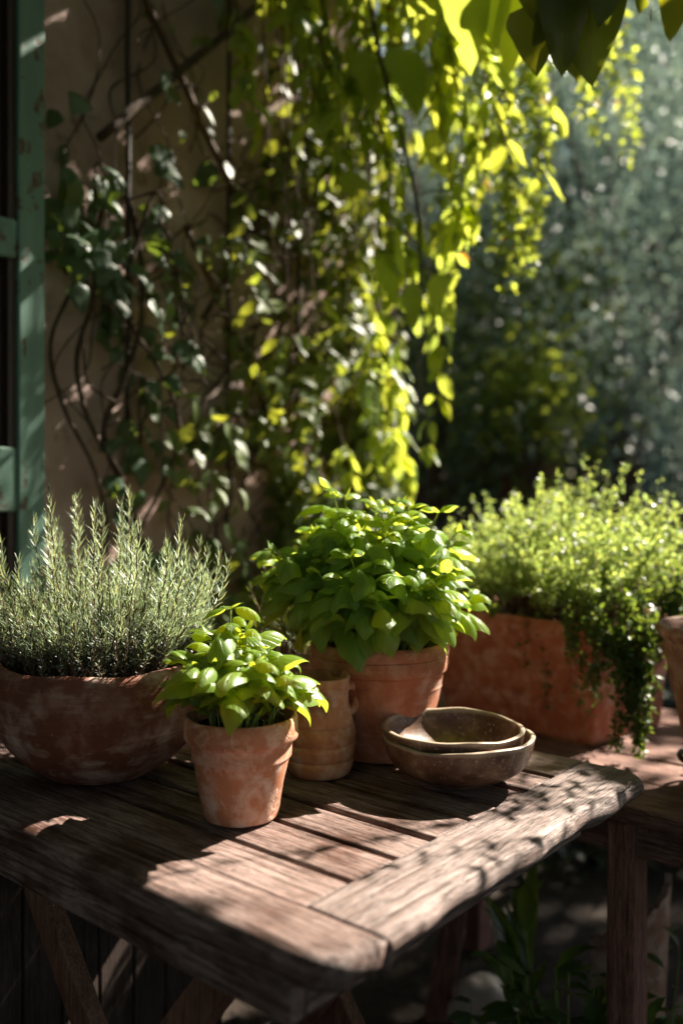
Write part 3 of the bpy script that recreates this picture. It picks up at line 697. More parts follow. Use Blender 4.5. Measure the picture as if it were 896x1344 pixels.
def tstem(pts,n,L):
    pts=np.asarray(pts); m=len(pts); tube(st,pts,np.linspace(.0012,.0005,m),3,cap=False)
    tt=rng.uniform(.15,1,n)**.7; idx=tt*(m-1); i0=np.minimum(idx.astype(int),m-2); fr=(idx-i0)[:,None]
    q=pts[i0]*(1-fr)+pts[i0+1]*fr; d=unit(rng.normal(0,1,(n,3))+np.array([0,0,.5])+unit(pts[i0+1]-pts[i0])*.5)
    Pp.extend(q+d*L*.25);D.extend(d);Nn.extend(rng.normal(0,.5,(n,3))+np.array([0,0,1]));S.extend(L*rng.uniform(.6,1.3,n)*(1.15-.35*tt))
zt=BT+PH-.02
for _ in range(640):
    a=rng.uniform(.0,L1); b=rng.uniform(.0,L2); xy=A+d1*(a*.9+.02)+d2*(b*.9+.015)
    ex=np.array([(a/L1-.5)*2,(b/L2-.5)*2]); e2=min(1,np.linalg.norm(ex)/1.3)
    out=d1*ex[0]*.085+d2*ex[1]*.095
    h=(.265-.11*e2**2)*rng.uniform(.45,1.16)*(1+.12*math.sin(a*31+b*17))
    # taller to the middle-right
    h*=1.0+.18*ex[1]-.16*max(0,ex[0])
    tip=np.array([xy[0]+out[0],xy[1]+out[1],zt+h]); b0=np.array([xy[0],xy[1],zt])
    tstem(bez(b0,b0+[0,0,h*.5],tip-[out[0]*.3,out[1]*.3,h*.2],tip+rng.normal(0,.018,3),8),40,.0120)
scatter(lv,TT,Pp,D,Nn,S); f=lv.build('foliage',M['thyme'],r); st.build('stems',M['woody'],r)
# trailing stems over the near corner
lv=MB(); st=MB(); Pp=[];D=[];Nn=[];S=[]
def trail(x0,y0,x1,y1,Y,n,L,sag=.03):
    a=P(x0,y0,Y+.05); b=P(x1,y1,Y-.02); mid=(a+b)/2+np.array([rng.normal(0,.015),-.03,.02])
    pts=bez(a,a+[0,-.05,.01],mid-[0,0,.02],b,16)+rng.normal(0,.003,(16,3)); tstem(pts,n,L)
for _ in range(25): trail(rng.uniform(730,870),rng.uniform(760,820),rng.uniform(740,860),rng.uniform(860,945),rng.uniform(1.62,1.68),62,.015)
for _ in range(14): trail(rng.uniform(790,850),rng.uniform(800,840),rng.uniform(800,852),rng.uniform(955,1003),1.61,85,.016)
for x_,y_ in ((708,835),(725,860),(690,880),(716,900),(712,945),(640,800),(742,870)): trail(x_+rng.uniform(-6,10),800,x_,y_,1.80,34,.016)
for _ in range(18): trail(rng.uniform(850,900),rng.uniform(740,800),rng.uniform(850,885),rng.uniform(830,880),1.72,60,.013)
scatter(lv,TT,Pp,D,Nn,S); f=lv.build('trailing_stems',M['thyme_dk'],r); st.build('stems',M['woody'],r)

# ornate pot on an iron ring stand at the right edge
c=np.array([.640,1.47,BT+.050])
r=thing('ornate_pot','carved clay pot on a dark iron ring stand, cut off by the right edge','pot',(c[0],c[1],BT))
p=[(.060,0),(.068,.003),(.074,.02),(.083,.07),(.094,.13),(.104,.175),(.1075,.19),(.106,.194),(.112,.198),(.117,.206),(.117,.216),(.113,.220),(.107,.219),(.102,.21),(.09,.14),(.05,.12)]
def orn(r_,z,th):
    k=np.clip(z/.18,0,1)*(z<.185)*(z>.02)
    sw=np.sin(th*9+8*np.sin(z*38)*.35+z*40)
    pet=np.maximum(0,sw)**.5*np.sin(np.clip(z/.19,0,1)*math.pi)
    return r_+.0042*pet*k+.0018*np.sin(th*9*2+z*120)*k,z
mb=MB(); lathe(mb,fine(p,7),c,n=220,fn=orn); mb.build('pot',M['t_orn'],r)
soil(r,c,.097,c[2]+.20)
mb=MB(); th=np.linspace(0,2*math.pi,49)
tube(mb,[(c[0]+.080*math.cos(t),c[1]+.080*math.sin(t),BT+.048) for t in th],.005,8,cap=False)
tube(mb,[(c[0]+.070*math.cos(t),c[1]+.070*math.sin(t),BT+.018) for t in th],.004,8,cap=False)
for k in range(4):
    a=k*math.pi/2+.5; tube(mb,smoothpath([(c[0]+q*math.cos(a),c[1]+q*math.sin(a),BT+z) for q,z in ((.080,.048),(.076,.032),(.070,.016),(.082,.006),(.094,.010))],4),.005,8)
mb.build('stand',M['iron'],r)

# ------------------------------------------------------------------ house wall, shutter, trellis
W0=np.array([-.62,1.85]); WD=unit(np.array([.645,.764])); WN=np.array([WD[1],-WD[0]])
def wl(a,z,off=0): p=W0+WD*a+WN*off; return np.array([p[0],p[1],z])
r=thing('house_wall','crumbling pink-brown plaster house wall behind the climbing plants','wall',(W0[0],W0[1],0))
mb=MB(); na,nz=150,120; a0,a1=-2.6,1.05
aa=np.linspace(a0,a1,na); zz=np.linspace(0,3.6,nz); AA,ZZ=np.meshgrid(aa,zz)
off=.006*np.sin(AA*7+ZZ*3)+.005*np.sin(ZZ*9-AA*4)+.003*np.sin(AA*23+1)*np.sin(ZZ*19)
pts=W0[None,None]+WD*AA[...,None]+WN*off[...,None]
V=np.dstack([pts,ZZ]).reshape(-1,3); i=np.arange(nz-1)[:,None]*na; j=np.arange(na-1)[None]
mb.add(V,np.stack([i+j,i+j+1,i+na+j+1,i+na+j],-1).reshape(-1,4))
# returning faces (end, top, rear)
def qd(pl): b=mb.n; mb.add(pl); mb.ngon([b,b+1,b+2,b+3])
e=.0
qd([wl(a1,0,off[0,-1]),wl(a1,0,-.4),wl(a1,3.6,-.4),wl(a1,3.6,off[0,-1])]); qd([wl(a0,3.6,.02),wl(a1,3.6,.02),wl(a1,3.6,-.4),wl(a0,3.6,-.4)]); qd([wl(a0,0,-.4),wl(a0,3.6,-.4),wl(a1,3.6,-.4),wl(a1,0,-.4)])
mb.build('plaster_face',M['plaster'],r)

sh=thing('window_shutter','faded green wooden shutter with dark sunken panels, hung on the plaster wall','shutter',(W0[0]-.036*WD[0],W0[1]-.036*WD[1],0.45),math.atan2(WD[1],WD[0]))
# local: x along wall, y = -normal ; z up, front face towards -y
def sbox(name,x0,x1,zA,zB,y0,y1,mat):
    mb=MB(); boxm(mb,((x0+x1)/2,-(y0+y1)/2,(zA+zB)/2-.45),(x1-x0,abs(y1-y0),zB-zA)); return bevel(mb.build(name,mat,sh,local=True,smooth=False),.004)
SW=.62
sbox('stile',-.058,0,.45,2.75,.03,.075,M['green']); sbox('stile',-SW,-SW+.098,.45,2.75,.03,.075,M['green'])
for za,zb in ((.45,.60),(1.11,1.235),(1.60,1.675),(2.62,2.75)):
    sbox('rail',-SW+.0985,-.0585,za,zb,.030,.072,M['green'])
for za,zb in ((.60,1.13),(1.235,1.60),(1.675,2.62)):
    sbox('panel',-SW+.0985,-.0585,za+.0005,zb-.0005,.030,.045,M['darkwood'])
    for x0,x1 in ((-SW+.099,-SW+.115),(-.074,-.059)):
        mb=MB(); boxm(mb,((x0+x1)/2,-.056,(za+zb)/2-.45),(x1-x0,.018,zb-za-.002)); mb.build('moulding',M['darkwood'],sh,local=True,smooth=False)
    for k_ in range(3):
        xx=-SW+.0985+.016+(k_+.5)*(SW-.0985-.058-.032)/3
        mb=MB(); boxm(mb,(xx,-.048,(za+zb)/2-.45),(.10,.006,zb-za-.06)); bevel(mb.build('raised_board',M['darkwood'],sh,local=True,smooth=False),.003)
for zc in (.72,2.4):
    mb=MB(); boxm(mb,(.012,-.04,zc-.45),(.03,.06,.05)); tube(mb,[(.004,-.082,zc-.49),(.004,-.082,zc-.41)],.007,8); mb.build('hinge',M['iron'],sh,local=True,smooth=False)

tr=thing('wall_trellis','dark rods and crossed canes of a trellis fixed to the plaster wall','trellis',(W0[0],W0[1],0))
def wz(a,y): return CZ+(HY-y)/FP*(1.85+.764*a)
def bar(a_,ya,b_,yb,rad=.006,off=.03,nm='rod',mat='iron'):
    mb=MB(); p0=wl(a_,wz(a_,ya),off); p1=wl(b_,wz(b_,yb),off); t=np.linspace(0,1,12)[:,None]; pts=p0*(1-t)+p1*t+rng.normal(0,.0015,(12,3))
    tube(mb,pts,rad,8); mb.build(nm,M[mat],tr)
bar(.194,-200,.194,560); bar(.50,-200,.49,700); bar(.75,-200,.74,700)
bar(.20,-20,.60,340,.008,.045,'cane','woody'); bar(.60,10,.10,190,.010,.055,'cane','bark'); bar(.40,420,.95,100,.008,.045,'cane','bark'); bar(.35,300,.75,640,.007,.04,'cane','woody')

DAP=[(wl(a,z,.02),r_) for a,z,r_ in ((.03,1.03,.09),(.09,1.16,.08),(.015,1.28,.07),(.30,1.03,.08),(.34,1.19,.08),(.47,1.30,.07),(.62,1.48,.08),(.70,1.62,.08),(.47,1.10,.08),(.14,1.42,.08),(.07,1.66,.08),(.55,1.38,.07),(.25,1.42,.05),(.2,1.0,.05),(.78,1.35,.06),(.58,1.2,.05),(.85,1.15,.06),(.02,1.78,.05),(.4,1.55,.04),(.33,1.62,.04),(.75,1.05,.05),(.9,1.5,.05),(-.07,1.0,.10),(-.07,1.16,.10),(-.07,1.33,.07),(-.07,.85,.09))]
def sunlane(q,ex_=.035,rm_=9):
    q=np.asarray(q,float); k=np.ones(len(q),bool)
    for t,r_ in DAP:
        w=t-q; al=w@SUN; d=np.linalg.norm(w-al[:,None]*SUN,axis=1); k&=~((d<(r_+ex_ if r_<rm_ else rm_))&(al<-.06))
    return k
# climbing plant with broad leaves on the left of the wall
TI=[leaf_tpl(W=w,nu=6,nv=8,shape='heart',bend=b,fold=.25,cup=.4,wave=.03) for w,b in ((.72,.5),(.66,.9),(.78,.2),(.6,1.2))]
TSm=[leaf_tpl(W=w,nu=2,nv=4,shape='ovate',bend=b,fold=.2) for w,b in ((.6,.3),(.5,.9),(.7,-.2))]
def climber(name,label,stemlines,leafpts,Ls,mat,nst=0,tp=TI,dens=None):
    r=thing(name,label,'climbing plant',(W0[0],W0[1],0))
    st=MB()
    for pl,rad in stemlines:
        tube(st,smoothpath(pl,5),rad,7)
    st.build('stems',M['bark'],r)
    lv=MB(); Pp=[];D=[];Nn=[];S=[]
    for q,L in zip(leafpts,Ls):
        d=unit(np.array([rng.normal(0,.55),rng.normal(0,.3)-.1,-.75+rng.normal(0,.35)])); n_=np.array([WN[0],WN[1],.45])+rng.normal(0,.35,3)
        Pp.append(q);D.append(d);Nn.append(n_);S.append(L)
    kp=sunlane(Pp,0,.03); Pp=np.array(Pp)[kp];D=np.array(D)[kp];Nn=np.array(Nn)[kp];S=np.array(S)[kp]
    scatter(lv,tp,Pp,D,Nn,S); lv.build('leaves',mat,r); return r
lines=[];
def wander(a,z0_,z1_,amp,off=.03,n=9,drift=0):
    zs=np.linspace(z0_,z1_,n); p=[]; ph=rng.uniform(0,6)
    for k,z in enumerate(zs):
        p.append(wl(a+drift*k/n+amp*math.sin(ph+k*1.1)+rng.normal(0,amp*.4),z,off+.02*math.sin(k*1.7+ph)))
    return p
for k in range(4): lines.append((wander(.16+.03*k,0,1.75+.2*rng.uniform(),.05,.03+.01*k,15,-.12+.03*k),.0045+.0012*(k%3)))
for k in range(5): lines.append((wander(.04+.07*k,1.3,2.6,.05,.02,15,.05),.0018))
for k in range(15):
    a_=rng.uniform(.06,.4); z_=rng.uniform(.8,1.75); n_=8; hd_=rng.uniform(0,6.28); p_=[]
    for q_ in range(n_): p_.append(wl(a_,z_,rng.uniform(.015,.07))); hd_+=rng.normal(0,.6); a_+=.045*math.cos(hd_); z_+=.06*math.sin(hd_)
    lines.append((p_,rng.uniform(.0014,.003)))
pts=[];Ls=[]
for (x_,y_,L) in ((82,268,.10),(62,300,.085),(98,325,.07),(100,350,.10),(75,392,.055),(118,400,.07),(175,420,.085),(180,352,.075),(205,440,.07),(205,470,.09),(130,255,.07),(80,160,.075),(185,215,.07),(100,240,.06),(170,350,.06),(230,380,.06),(115,370,.09),(140,395,.06),(155,570,.065),(235,640,.08),(258,660,.07),(200,350,.05),(185,120,.07),(260,10,.09),(262,240,.07),(182,240,.07),(135,305,.06),(128,650,.08),(115,670,.07),(140,680,.07),(150,640,.05),(250,590,.06)):
    rat=(x_-HX)/FP; a=(W0[0]-rat*W0[1])/(rat*WD[1]-WD[0]); pts.append(wl(a,wz(a,y_)+L*.4,.05+rng.uniform(0,.03))); Ls.append(L*1.18)
for _ in range(420):
    z=rng.uniform(.75,1.95); a=abs(rng.normal(.20-.10*(z-1.1),.10)); 
    if math.sin(a*17+z*11)+math.sin(z*23-a*8)<-.5: continue
    if z>1.75 and rng.uniform()<.5: continue
    if z<1.5 and a<.13: continue
    pts.append(wl(a,z,rng.uniform(.015,.08))); Ls.append(rng.uniform(.03,.085))
climber('broad_leaf_climber','woody climber with broad glossy heart-shaped leaves beside the green shutter',lines,pts,Ls,M['ivy'])
lines=[];pts=[];Ls=[]
for k in range(60):
    a_=rng.uniform(.3,1.0); z_=rng.uniform(.7,2.0); hd_=rng.uniform(0,6.28); p_=[]
    for q_ in range(12): p_.append(wl(min(a_,1.04),z_,rng.uniform(.02,.12))); hd_+=rng.normal(0,.5); a_+=.04*math.cos(hd_); z_+=.06*math.sin(hd_)
    lines.append((p_,rng.uniform(.0014,.0032)))
for _ in range(10500):
    a=1.0-abs(rng.normal(0,.33)); 
    if a<.22: continue
    z=rng.uniform(.5,2.3); 
    dens=.30+.7*(1-abs(z-1.25)/1.3)
    if z>1.75 and a<.6: dens*=.25
    if rng.uniform()>dens: continue
    g=math.sin(a*19+z*7)+math.sin(a*9-z*13+2)
    if g<-.25 and a<.85: continue
    pts.append(wl(a,z,rng.uniform(.02,.19))); Ls.append(rng.uniform(.022,.066))
climber('small_leaf_climber','dense tangle of small-leaved creeper on the wall, behind the tall basil',lines,pts,Ls,M['ivys'],tp=TSm)

# ------------------------------------------------------------------ hanging yellow-green vine
TVv=[leaf_tpl(W=w,nu=4,nv=6,shape='lance',bend=b,fold=.2,twist=t,wave=.02) for w,b,t in ((.42,.5,.3),(.36,1.0,-.4),(.5,.2,.1),(.4,-.3,.6))]
def hang(name,label,strands,mat,Lr,per,spread=.6,droop=1.0,tp=TVv,woodr=.003):
    r=thing(name,label,'climbing plant',tuple(strands[0][0]*np.array([1,1,0])))
    st=MB(); lv=MB(); Pp=[];D=[];Nn=[];S=[]
    for a,b,bow in strands:
        a=np.array(a);b=np.array(b); m1=a*.65+b*.35+np.array(bow)*.6; m2=a*.3+b*.7+np.array(bow)
        pts=bez(a,m1,m2,b,22); tube(st,pts,np.linspace(woodr,woodr*.35,22),5,cap=False)
        n=int(per*np.linalg.norm(b-a)); tt=rng.uniform(.03,1,n); idx=tt*21; i0=np.minimum(idx.astype(int),20); q=pts[i0]
        az=rng.uniform(0,6.28,n); d=np.stack([np.cos(az)*spread,np.sin(az)*spread,-droop+rng.normal(0,.3,n)],1)
        Pp.extend(q+d*.01);D.extend(d);Nn.extend(np.stack([np.cos(az),np.sin(az),.8+0*az],1)+rng.normal(0,.35,(n,3)));S.extend(rng.uniform(Lr[0],Lr[1],n)*np.where(rng.uniform(0,1,n)<.12,1.5,1.0))
    kp=sunlane(Pp); Pp=np.array(Pp)[kp];D=np.array(D)[kp];Nn=np.array(Nn)[kp];S=np.array(S)[kp]
    scatter(lv,tp,Pp,D,Nn,S); lv.build('leaves',mat,r); st.build('stems',M['woody'],r)
    nd_=max(6,len(Pp)//45); ix=rng.integers(0,len(Pp),nd_); dl=MB(); scatter(dl,tp,Pp[ix]+rng.normal(0,.015,(nd_,3)),D[ix]+rng.normal(0,.3,(nd_,3)),Nn[ix]+rng.normal(0,.4,(nd_,3)),np.minimum(S[ix]*.7,.04)); dl.build('withered_leaves',M['dry'],r); return r
S1=[]
for k in range(9): x_=rng.uniform(345,440); S1.append((P(x_-20,-90,2.1),P(x_,rng.uniform(150,480),2.12),(rng.normal(0,.03),0,0)))
def sp(x0,x1,y1,Y,bow=(0,0,0)):
    x1+=rng.normal(0,14); bow=(bow[0]+rng.normal(0,.05),bow[1],bow[2]); S1.append((P(x0,-90,Y),P(x1,y1,Y+rng.uniform(-.1,.1)),bow))
for k in range(15): x=rng.uniform(410,580); sp(x-rng.uniform(0,40),x,rng.uniform(450,660),rng.uniform(2.2,2.7),(rng.normal(0,.05),0,0))
for k in range(14): x=rng.uniform(450,625); sp(x-rng.uniform(20,110),x,rng.uniform(300,470),rng.uniform(1.95,2.4),(.05,0,.03))
for k in range(22): x=rng.uniform(330,720); sp(x-40,x,rng.uniform(120,280),rng.uniform(1.95,2.5),(.03,0,0))
for k in range(8): x=rng.uniform(480,570); sp(x-rng.uniform(0,80),x,rng.uniform(580,670),rng.uniform(2.2,2.6),(-.03,0,0))
hang('hanging_vine','backlit yellow-green vine strands hanging past the corner of the wall',S1,M['vine'],(.035,.080),62)
S1=[]
for x0,x1,y1 in ((560,640,300),(585,665,360),(600,685,375),(610,670,330),(570,650,345),(590,690,310),(640,655,250),(560,625,260),(650,700,300),(655,715,240),(630,705,200),(690,735,160),(640,690,350),(600,660,400)): sp(x0,x1,y1,2.25,(.06,0,.05))
for k in range(4): sp(760+8*k,800+6*k,120+35*k,2.5,(0,0,0))
hang('fine_leaf_vine','airy vine strands with tiny pale leaves hanging right of the broad yellow ones',S1,M['vine'],(.012,.026),330,1.0,.3,TSm,.002)

# broad-leaved branch overhead at the top right
TL=[leaf_tpl(W=w,nu=6,nv=9,shape='ovate',bend=b,fold=.25,cup=.3,wave=.02,twist=t) for w,b,t in ((.52,.5,.2),(.46,.8,-.3),(.56,.3,.1))]
def branch(name,label,line,rad,leaves,mat,cat='branch',nv_=.35,sz_=1.0):
    line=smoothpath(line,8); r=thing(name,label,cat,tuple(line[0]))
    st=MB(); tube(st,line,np.linspace(rad,rad*.4,len(line)),8)
    lv=MB(); Pp=[];D=[];Nn=[];S=[]
    for q,tip in leaves:
        q=np.array(q);tip=np.array(tip); L=np.linalg.norm(tip-q); d=unit(tip-q)
        k=np.argmin(np.linalg.norm(line-q,axis=1)); 
        tube(st,smoothpath([line[k],(line[k]+q)/2+[0,0,.004],q],4),.0015,5,cap=False)
        Pp.append(q);D.append(d);Nn.append(np.array([.15,-.95,.25])+rng.normal(0,nv_,3));S.append(L*sz_)
    scatter(lv,TL,Pp,D,Nn,S); lv.build('leaves',mat,r); st.build('twig',M['bark'],r); return r
Yb=1.45
lf=[((700,-60),(765,100)),((735,-70),(742,98)),((775,-80),(772,108)),((770,-60),(805,40)),((830,-60),(862,25)),((880,-70),(893,60)),((690,10),(706,92)),((800,-80),(790,30)),((745,-20),(700,60)),((860,-80),(840,20)),((715,-80),(725,30))]
branch('overhanging_branch','dark broad leaves drooping from an overhead branch in the top right corner',[P(620,-190,Yb),P(720,-110,Yb),P(820,-95,Yb+.05),P(960,-120,Yb+.1),P(1200,-200,Yb+.3)],.007,[(P(a[0],a[1],Yb+rng.uniform(-.05,.08)),P(b[0],b[1],Yb+rng.uniform(-.08,.08))) for a,b in lf],M['bigleaf'])
Yb=1.9
lf=[((590,-60),(610,50)),((620,-60),(650,20)),((690,-30),(665,100)),((700,-70),(700,70)),((660,-40),(640,60)),((560,-90),(560,60)),((600,-70),(625,90)),((645,-90),(700,40)),((580,-30),(630,50))]
branch('sunlit_branch','glowing yellow translucent leaves on a twig, left of the dark overhead leaves',[P(500,-150,Yb),P(600,-90,Yb),P(700,-110,Yb),P(830,-190,Yb+.1)],.006,[(P(a[0],a[1],Yb+rng.uniform(-.1,.1)),P(b[0],b[1],Yb+rng.uniform(-.1,.1))) for a,b in lf],M['vine'])
# single large leaves low on the vine
Yb=2.05
lf=[((540,370),(545,450)),((520,300),(530,390)),((548,290),(556,350)),((570,360),(598,450)),((555,390),(580,420)),((480,500),(500,590)),((470,520),(512,560)),((500,330),(520,420)),((590,250),(600,350)),((445,230),(500,250)),((425,390),(450,440)),((560,170),(590,260)),((520,60),(560,160)),((470,60),(500,170)),((600,60),(560,10))]
branch('vine_runner','one long vine runner with large pale leaves, hanging in front of the strands',[P(470,-90,Yb),P(500,80,Yb),P(535,210,Yb),P(550,300,Yb),P(545,400,Yb),P(500,480,Yb),P(490,560,Yb)],.005,[(P(a[0],a[1],Yb+rng.uniform(-.06,.06)),P(b[0],b[1],Yb+rng.uniform(-.08,.08))) for a,b in lf],M['vine'],'climbing plant',.8,.82)

# ------------------------------------------------------------------ unseen canopy added to shade the terrace, opened along chosen sun rays
def ray_dist(p,t):          # distance of target t from the sun ray through leaf p
    w=t-p; return np.linalg.norm(w-np.outer(w@SUN,SUN) if w.ndim>1 else w-(w@SUN)*SUN,axis=-1)
targets=[]; OL=[]                  # what the photograph shows in the sun : (point, radius, share of leaves that stay)
def tg(p,r_,keep=0.0): targets.append((np.array(p,float),r_,keep))
for u_,v_,r_,k_ in ((-.10,.05,.10,0),(-.20,.08,.10,0),(-.29,.10,.07,0),(-.05,.16,.09,.0),(-.20,.18,.10,.02),(-.05,.30,.09,.05),(-.16,.30,.08,.08),(-.03,.42,.08,.08),(-.12,.42,.07,.12),(-.05,.53,.06,.1),(-.30,.22,.06,.1)):
    tg(uv2w(u_,v_),r_,k_)
for u_,v_,r_ in ((-.02,.01,.07),(-.12,.03,.08),(-.22,.05,.08),(-.30,.06,.06),(-.02,.12,.08),(-.0,.25,.08),(.0,.38,.08),(-.1,.24,.08)): tg(uv2w(u_,v_),r_,0)
tg((2.2,5.3,3.6),1.25,.05); tg((.9,6.8,3.9),1.0,.2); tg(wl(-.07,1.05,.07),.13,0); tg((.86,4.3,1.62),.25,0)
tg(uv2w(-.26,.32),.07,.1); tg(uv2w(-.36,.24),.06,.1); tg(uv2w(-.20,.40),.07,.15)
tg((-.13,1.10,.97),.085); tg((-.10,1.11,.90),.07); tg((-.06,1.13,.84),.04)
tg((.06,1.40,1.04),.20,.0); tg((.02,1.38,1.12),.08); tg((.12,1.38,.96),.12,.05); tg((.15,1.40,.87),.05)
tg((-.33,1.30,1.0),.24,.0); tg((-.42,1.27,.98),.12,.05)
tg((.0,1.30,.83),.045)
tg((.45,1.95,1.05),.32,.0); tg((.60,1.86,.98),.20,.05); tg((.60,1.75,.83),.10,.1); tg((.60,1.62,.70),.08,.15)
tg((.19,1.25,.80),.06,.2)
for a_,z_,r_,k_ in ((.02,1.05,.15,.05),(.03,1.28,.10,.2),(.25,1.15,.16,.12),(.45,1.35,.18,.15),(.75,1.55,.20,.12),(.75,1.30,.20,.12),(.55,1.05,.2,.15),(.08,1.65,.12,.15),(.28,1.5,.13,.2),(.9,1.1,.2,.15),(.6,1.6,.15,.3)): tg(wl(a_,z_,.05),r_,k_)
for x_,y_,Y_,r_,k_ in ((480,80,2.4,.22,.15),(560,60,2.2,.25,.12),(520,220,2.3,.25,.12),(540,340,2.3,.2,.12),(600,250,2.3,.2,.15),(640,120,2.2,.22,.15),(520,480,2.3,.2,.12),(500,600,2.4,.22,.15),(440,330,2.4,.18,.25),(420,150,2.4,.2,.35),(660,320,2.25,.15,.15),(660,20,1.95,.14,.05),(600,10,1.9,.12,.05)): tg(P(x_,y_,Y_),r_,k_)
tg((.40,1.75,.40),.10,.3)
for t_,r_ in DAP: tg(t_,r_+.03,0)
TPs=np.array([t[0] for t in targets]); TR=np.array([t[1] for t in targets]); TK=np.array([t[2] for t in targets])
TC=[leaf_tpl(W=w,nu=2,nv=3,shape='ovate',bend=b,fold=.2) for w,b in ((.6,.4),(.5,.9),(.7,.1))]
ncl=8600; pts=[];
cx=rng.uniform(-3.6,7.2,ncl); cy=rng.uniform(-4.0,7.5,ncl)
cz=np.maximum(2.62,1.33+.585*cy)+rng.uniform(.05,.75,ncl)
nb=2600; bx=np.where(rng.uniform(0,1,nb)<.6,rng.uniform(-3.6,5,nb),-3.6+rng.normal(0,.3,nb)); by=np.where(bx>-3.0,-4+rng.normal(0,.3,nb),rng.uniform(-4,1.0,nb)); bz=rng.uniform(.1,3.2,nb)  # leaf wall added behind and left of the camera to cut ambient light
cx=np.concatenate([cx,bx]);cy=np.concatenate([cy,by]);cz=np.concatenate([cz,bz]); ncl+=nb
allp=np.repeat(np.stack([cx,cy,cz],1),11,0)+rng.normal(0,.085,(ncl*11,3))
px=HX+FP*allp[:,0]/np.maximum(allp[:,1],.05); py=HY-FP*(allp[:,2]-CZ)/np.maximum(allp[:,1],.05)
inview=(allp[:,1]>.1)&(px>-40)&(px<936)&(py>-40)&(py<1400)
keep=~inview
w=TPs[None]-allp[:,None]; al=w@SUN; dist=np.linalg.norm(w-al[...,None]*SUN,axis=-1)
hit=(dist<TR[None]+.02)&(al<0)
kk=np.where(hit,TK[None],1.0).min(1)
# leaves that stay over a target are chosen clump by clump so that the light comes in patches
clr=np.repeat(rng.uniform(0,1,ncl),11)
keep&=(clr<=kk)|((kk>=1.0))
allp=allp[keep]; n=len(allp)
r=thing('added_shade_canopy','unseen leaf canopy added to shade the terrace and hold back sky light','tree',(3.4,2.9,0))
lv=MB(); d=unit(rng.normal(0,1,(n,3))*[1,1,.45]+[0,0,-.25]); scatter(lv,TC,allp,d,rng.normal(0,.45,(n,3))+[0,0,1],rng.uniform(.075,.13,n))
lv.build('crown',M['canopy'],r)  # overhead cover together with the added leaf wall behind the camera
st=MB(); tube(st,smoothpath([(3.4,2.9,-.1),(3.42,2.92,.7),(3.36,2.85,1.6),(3.3,2.8,2.5),(3.2,2.9,3.2)],6),np.linspace(.19,.10,25),14)
for e in ((5.6,4.6,4.4),(5.5,1.5,3.0),(4.6,5.5,4.9),(2.8,-.4,3.0),(4.4,-.6,3.0),(6.0,3.0,3.8),(3.0,4.9,4.9)):
    e=np.array(e,float); b0=np.array([3.34,2.84,2.0+rng.uniform(-.3,.5)]); tube(st,bez(b0,b0+[0,0,.4],e*.6+b0*.4+[0,0,.2],e,14),np.linspace(.07,.012,14),8)
st.build('trunk',M['bark'],r)
# a fine-leaved spray added outside the frame to cast dapples on the table end
r=thing('added_dapple_spray','unseen arching spray of small leaves, added to dapple the table end','plant',(1.35,1.55,0))
st=MB(); lv=MB(); Pp=[];D=[];Nn=[];S=[]
for (u_,v_,t1) in ((-.02,.16,1.05),(-.05,.34,1.2),(-.08,.58,1.2),(-.02,.24,1.10),(-.10,.36,1.25),(-.03,.46,1.15),(-.20,.30,1.35),(-.12,.50,1.3),(-.22,.42,1.4),(-.26,.16,1.5),(-.2,.55,1.4)):
    q=uv2w(u_,v_)+SUN*t1; e=q+np.array([-.10+rng.normal(0,.06),-.10+rng.normal(0,.06),-.02]); b0=np.array([1.35,1.55,0.])
    pts_=bez(b0,b0+[0,0,1.0],q+[.15,.1,.12],e,26); tube(st,pts_,np.linspace(.0045,.0011,26),5,cap=False)
    k_=13; qs=pts_[-k_:]
    for p_ in qs:
        for s in (-1,1):
            dd=unit(np.array([rng.normal(0,.4)-.4,rng.normal(0,.4)-.3+s*.8,rng.normal(0,.3)+s*.1])); Pp.append(p_);D.append(dd);Nn.append(rng.normal(0,.3,3)+[0,0,1]);S.append(rng.uniform(.018,.034))
scatter(lv,TVv,Pp,D,Nn,S); lv.build('leaves',M['thyme_dk'],r); st.build('stems',M['woody'],r)

# ------------------------------------------------------------------ garden behind
def tree(name,label,c,rx,ry,rz_,nclump,per,L,mat,trunk_r=.10,tpl=None,base=None,lean=(0,0),seed=0,clr=.16,cat='tree'):
    c=np.array(c,float); base=np.array([c[0]+lean[0],c[1]+lean[1],0]) if base is None else np.array(base,float)
    r=thing(name,label,cat,tuple(base))
    dirs=unit(rng.normal(0,1,(nclump,3))); rad=rng.uniform(.25,1,nclump)**.45
    lump=1+.18*np.sin(dirs[:,0]*5+seed)+.15*np.sin(dirs[:,2]*7+seed*2)
    cc=c+dirs*(rad*lump)[:,None]*np.array([rx,ry,rz_])
    pts=np.repeat(cc,per,0)+rng.normal(0,clr,(nclump*per,3)); n=len(pts); pts[:,2]=np.maximum(pts[:,2],.02)
    lv=MB(); d=unit(rng.normal(0,1,(n,3))+[0,0,-.1]); scatter(lv,tpl or TC,pts,d,rng.normal(0,.7,(n,3))+[0,0,1],L*rng.uniform(.7,1.3,n))
    lv.build('crown',mat,r)
    st=MB(); top=c-np.array([0,0,rz_*.1]); tp_=bez(base,base+(top-base)*.3+[rng.normal(0,.08),0,0],base+(top-base)*.6+[rng.normal(0,.12),0,0],top,14)
    tube(st,tp_,np.linspace(trunk_r,trunk_r*.4,14),10)
    for k in range(7):
        e=c+unit(rng.normal(0,1,3)+[0,0,.3])*np.array([rx,ry,rz_])*.7; b0=tp_[rng.integers(5,12)]; tube(st,bez(b0,b0*.7+e*.3+[0,0,.15],b0*.3+e*.7+[0,0,.1],e,9),np.linspace(trunk_r*.4,.008,9),6)
    st.build('trunk',M['bark'],r); return r
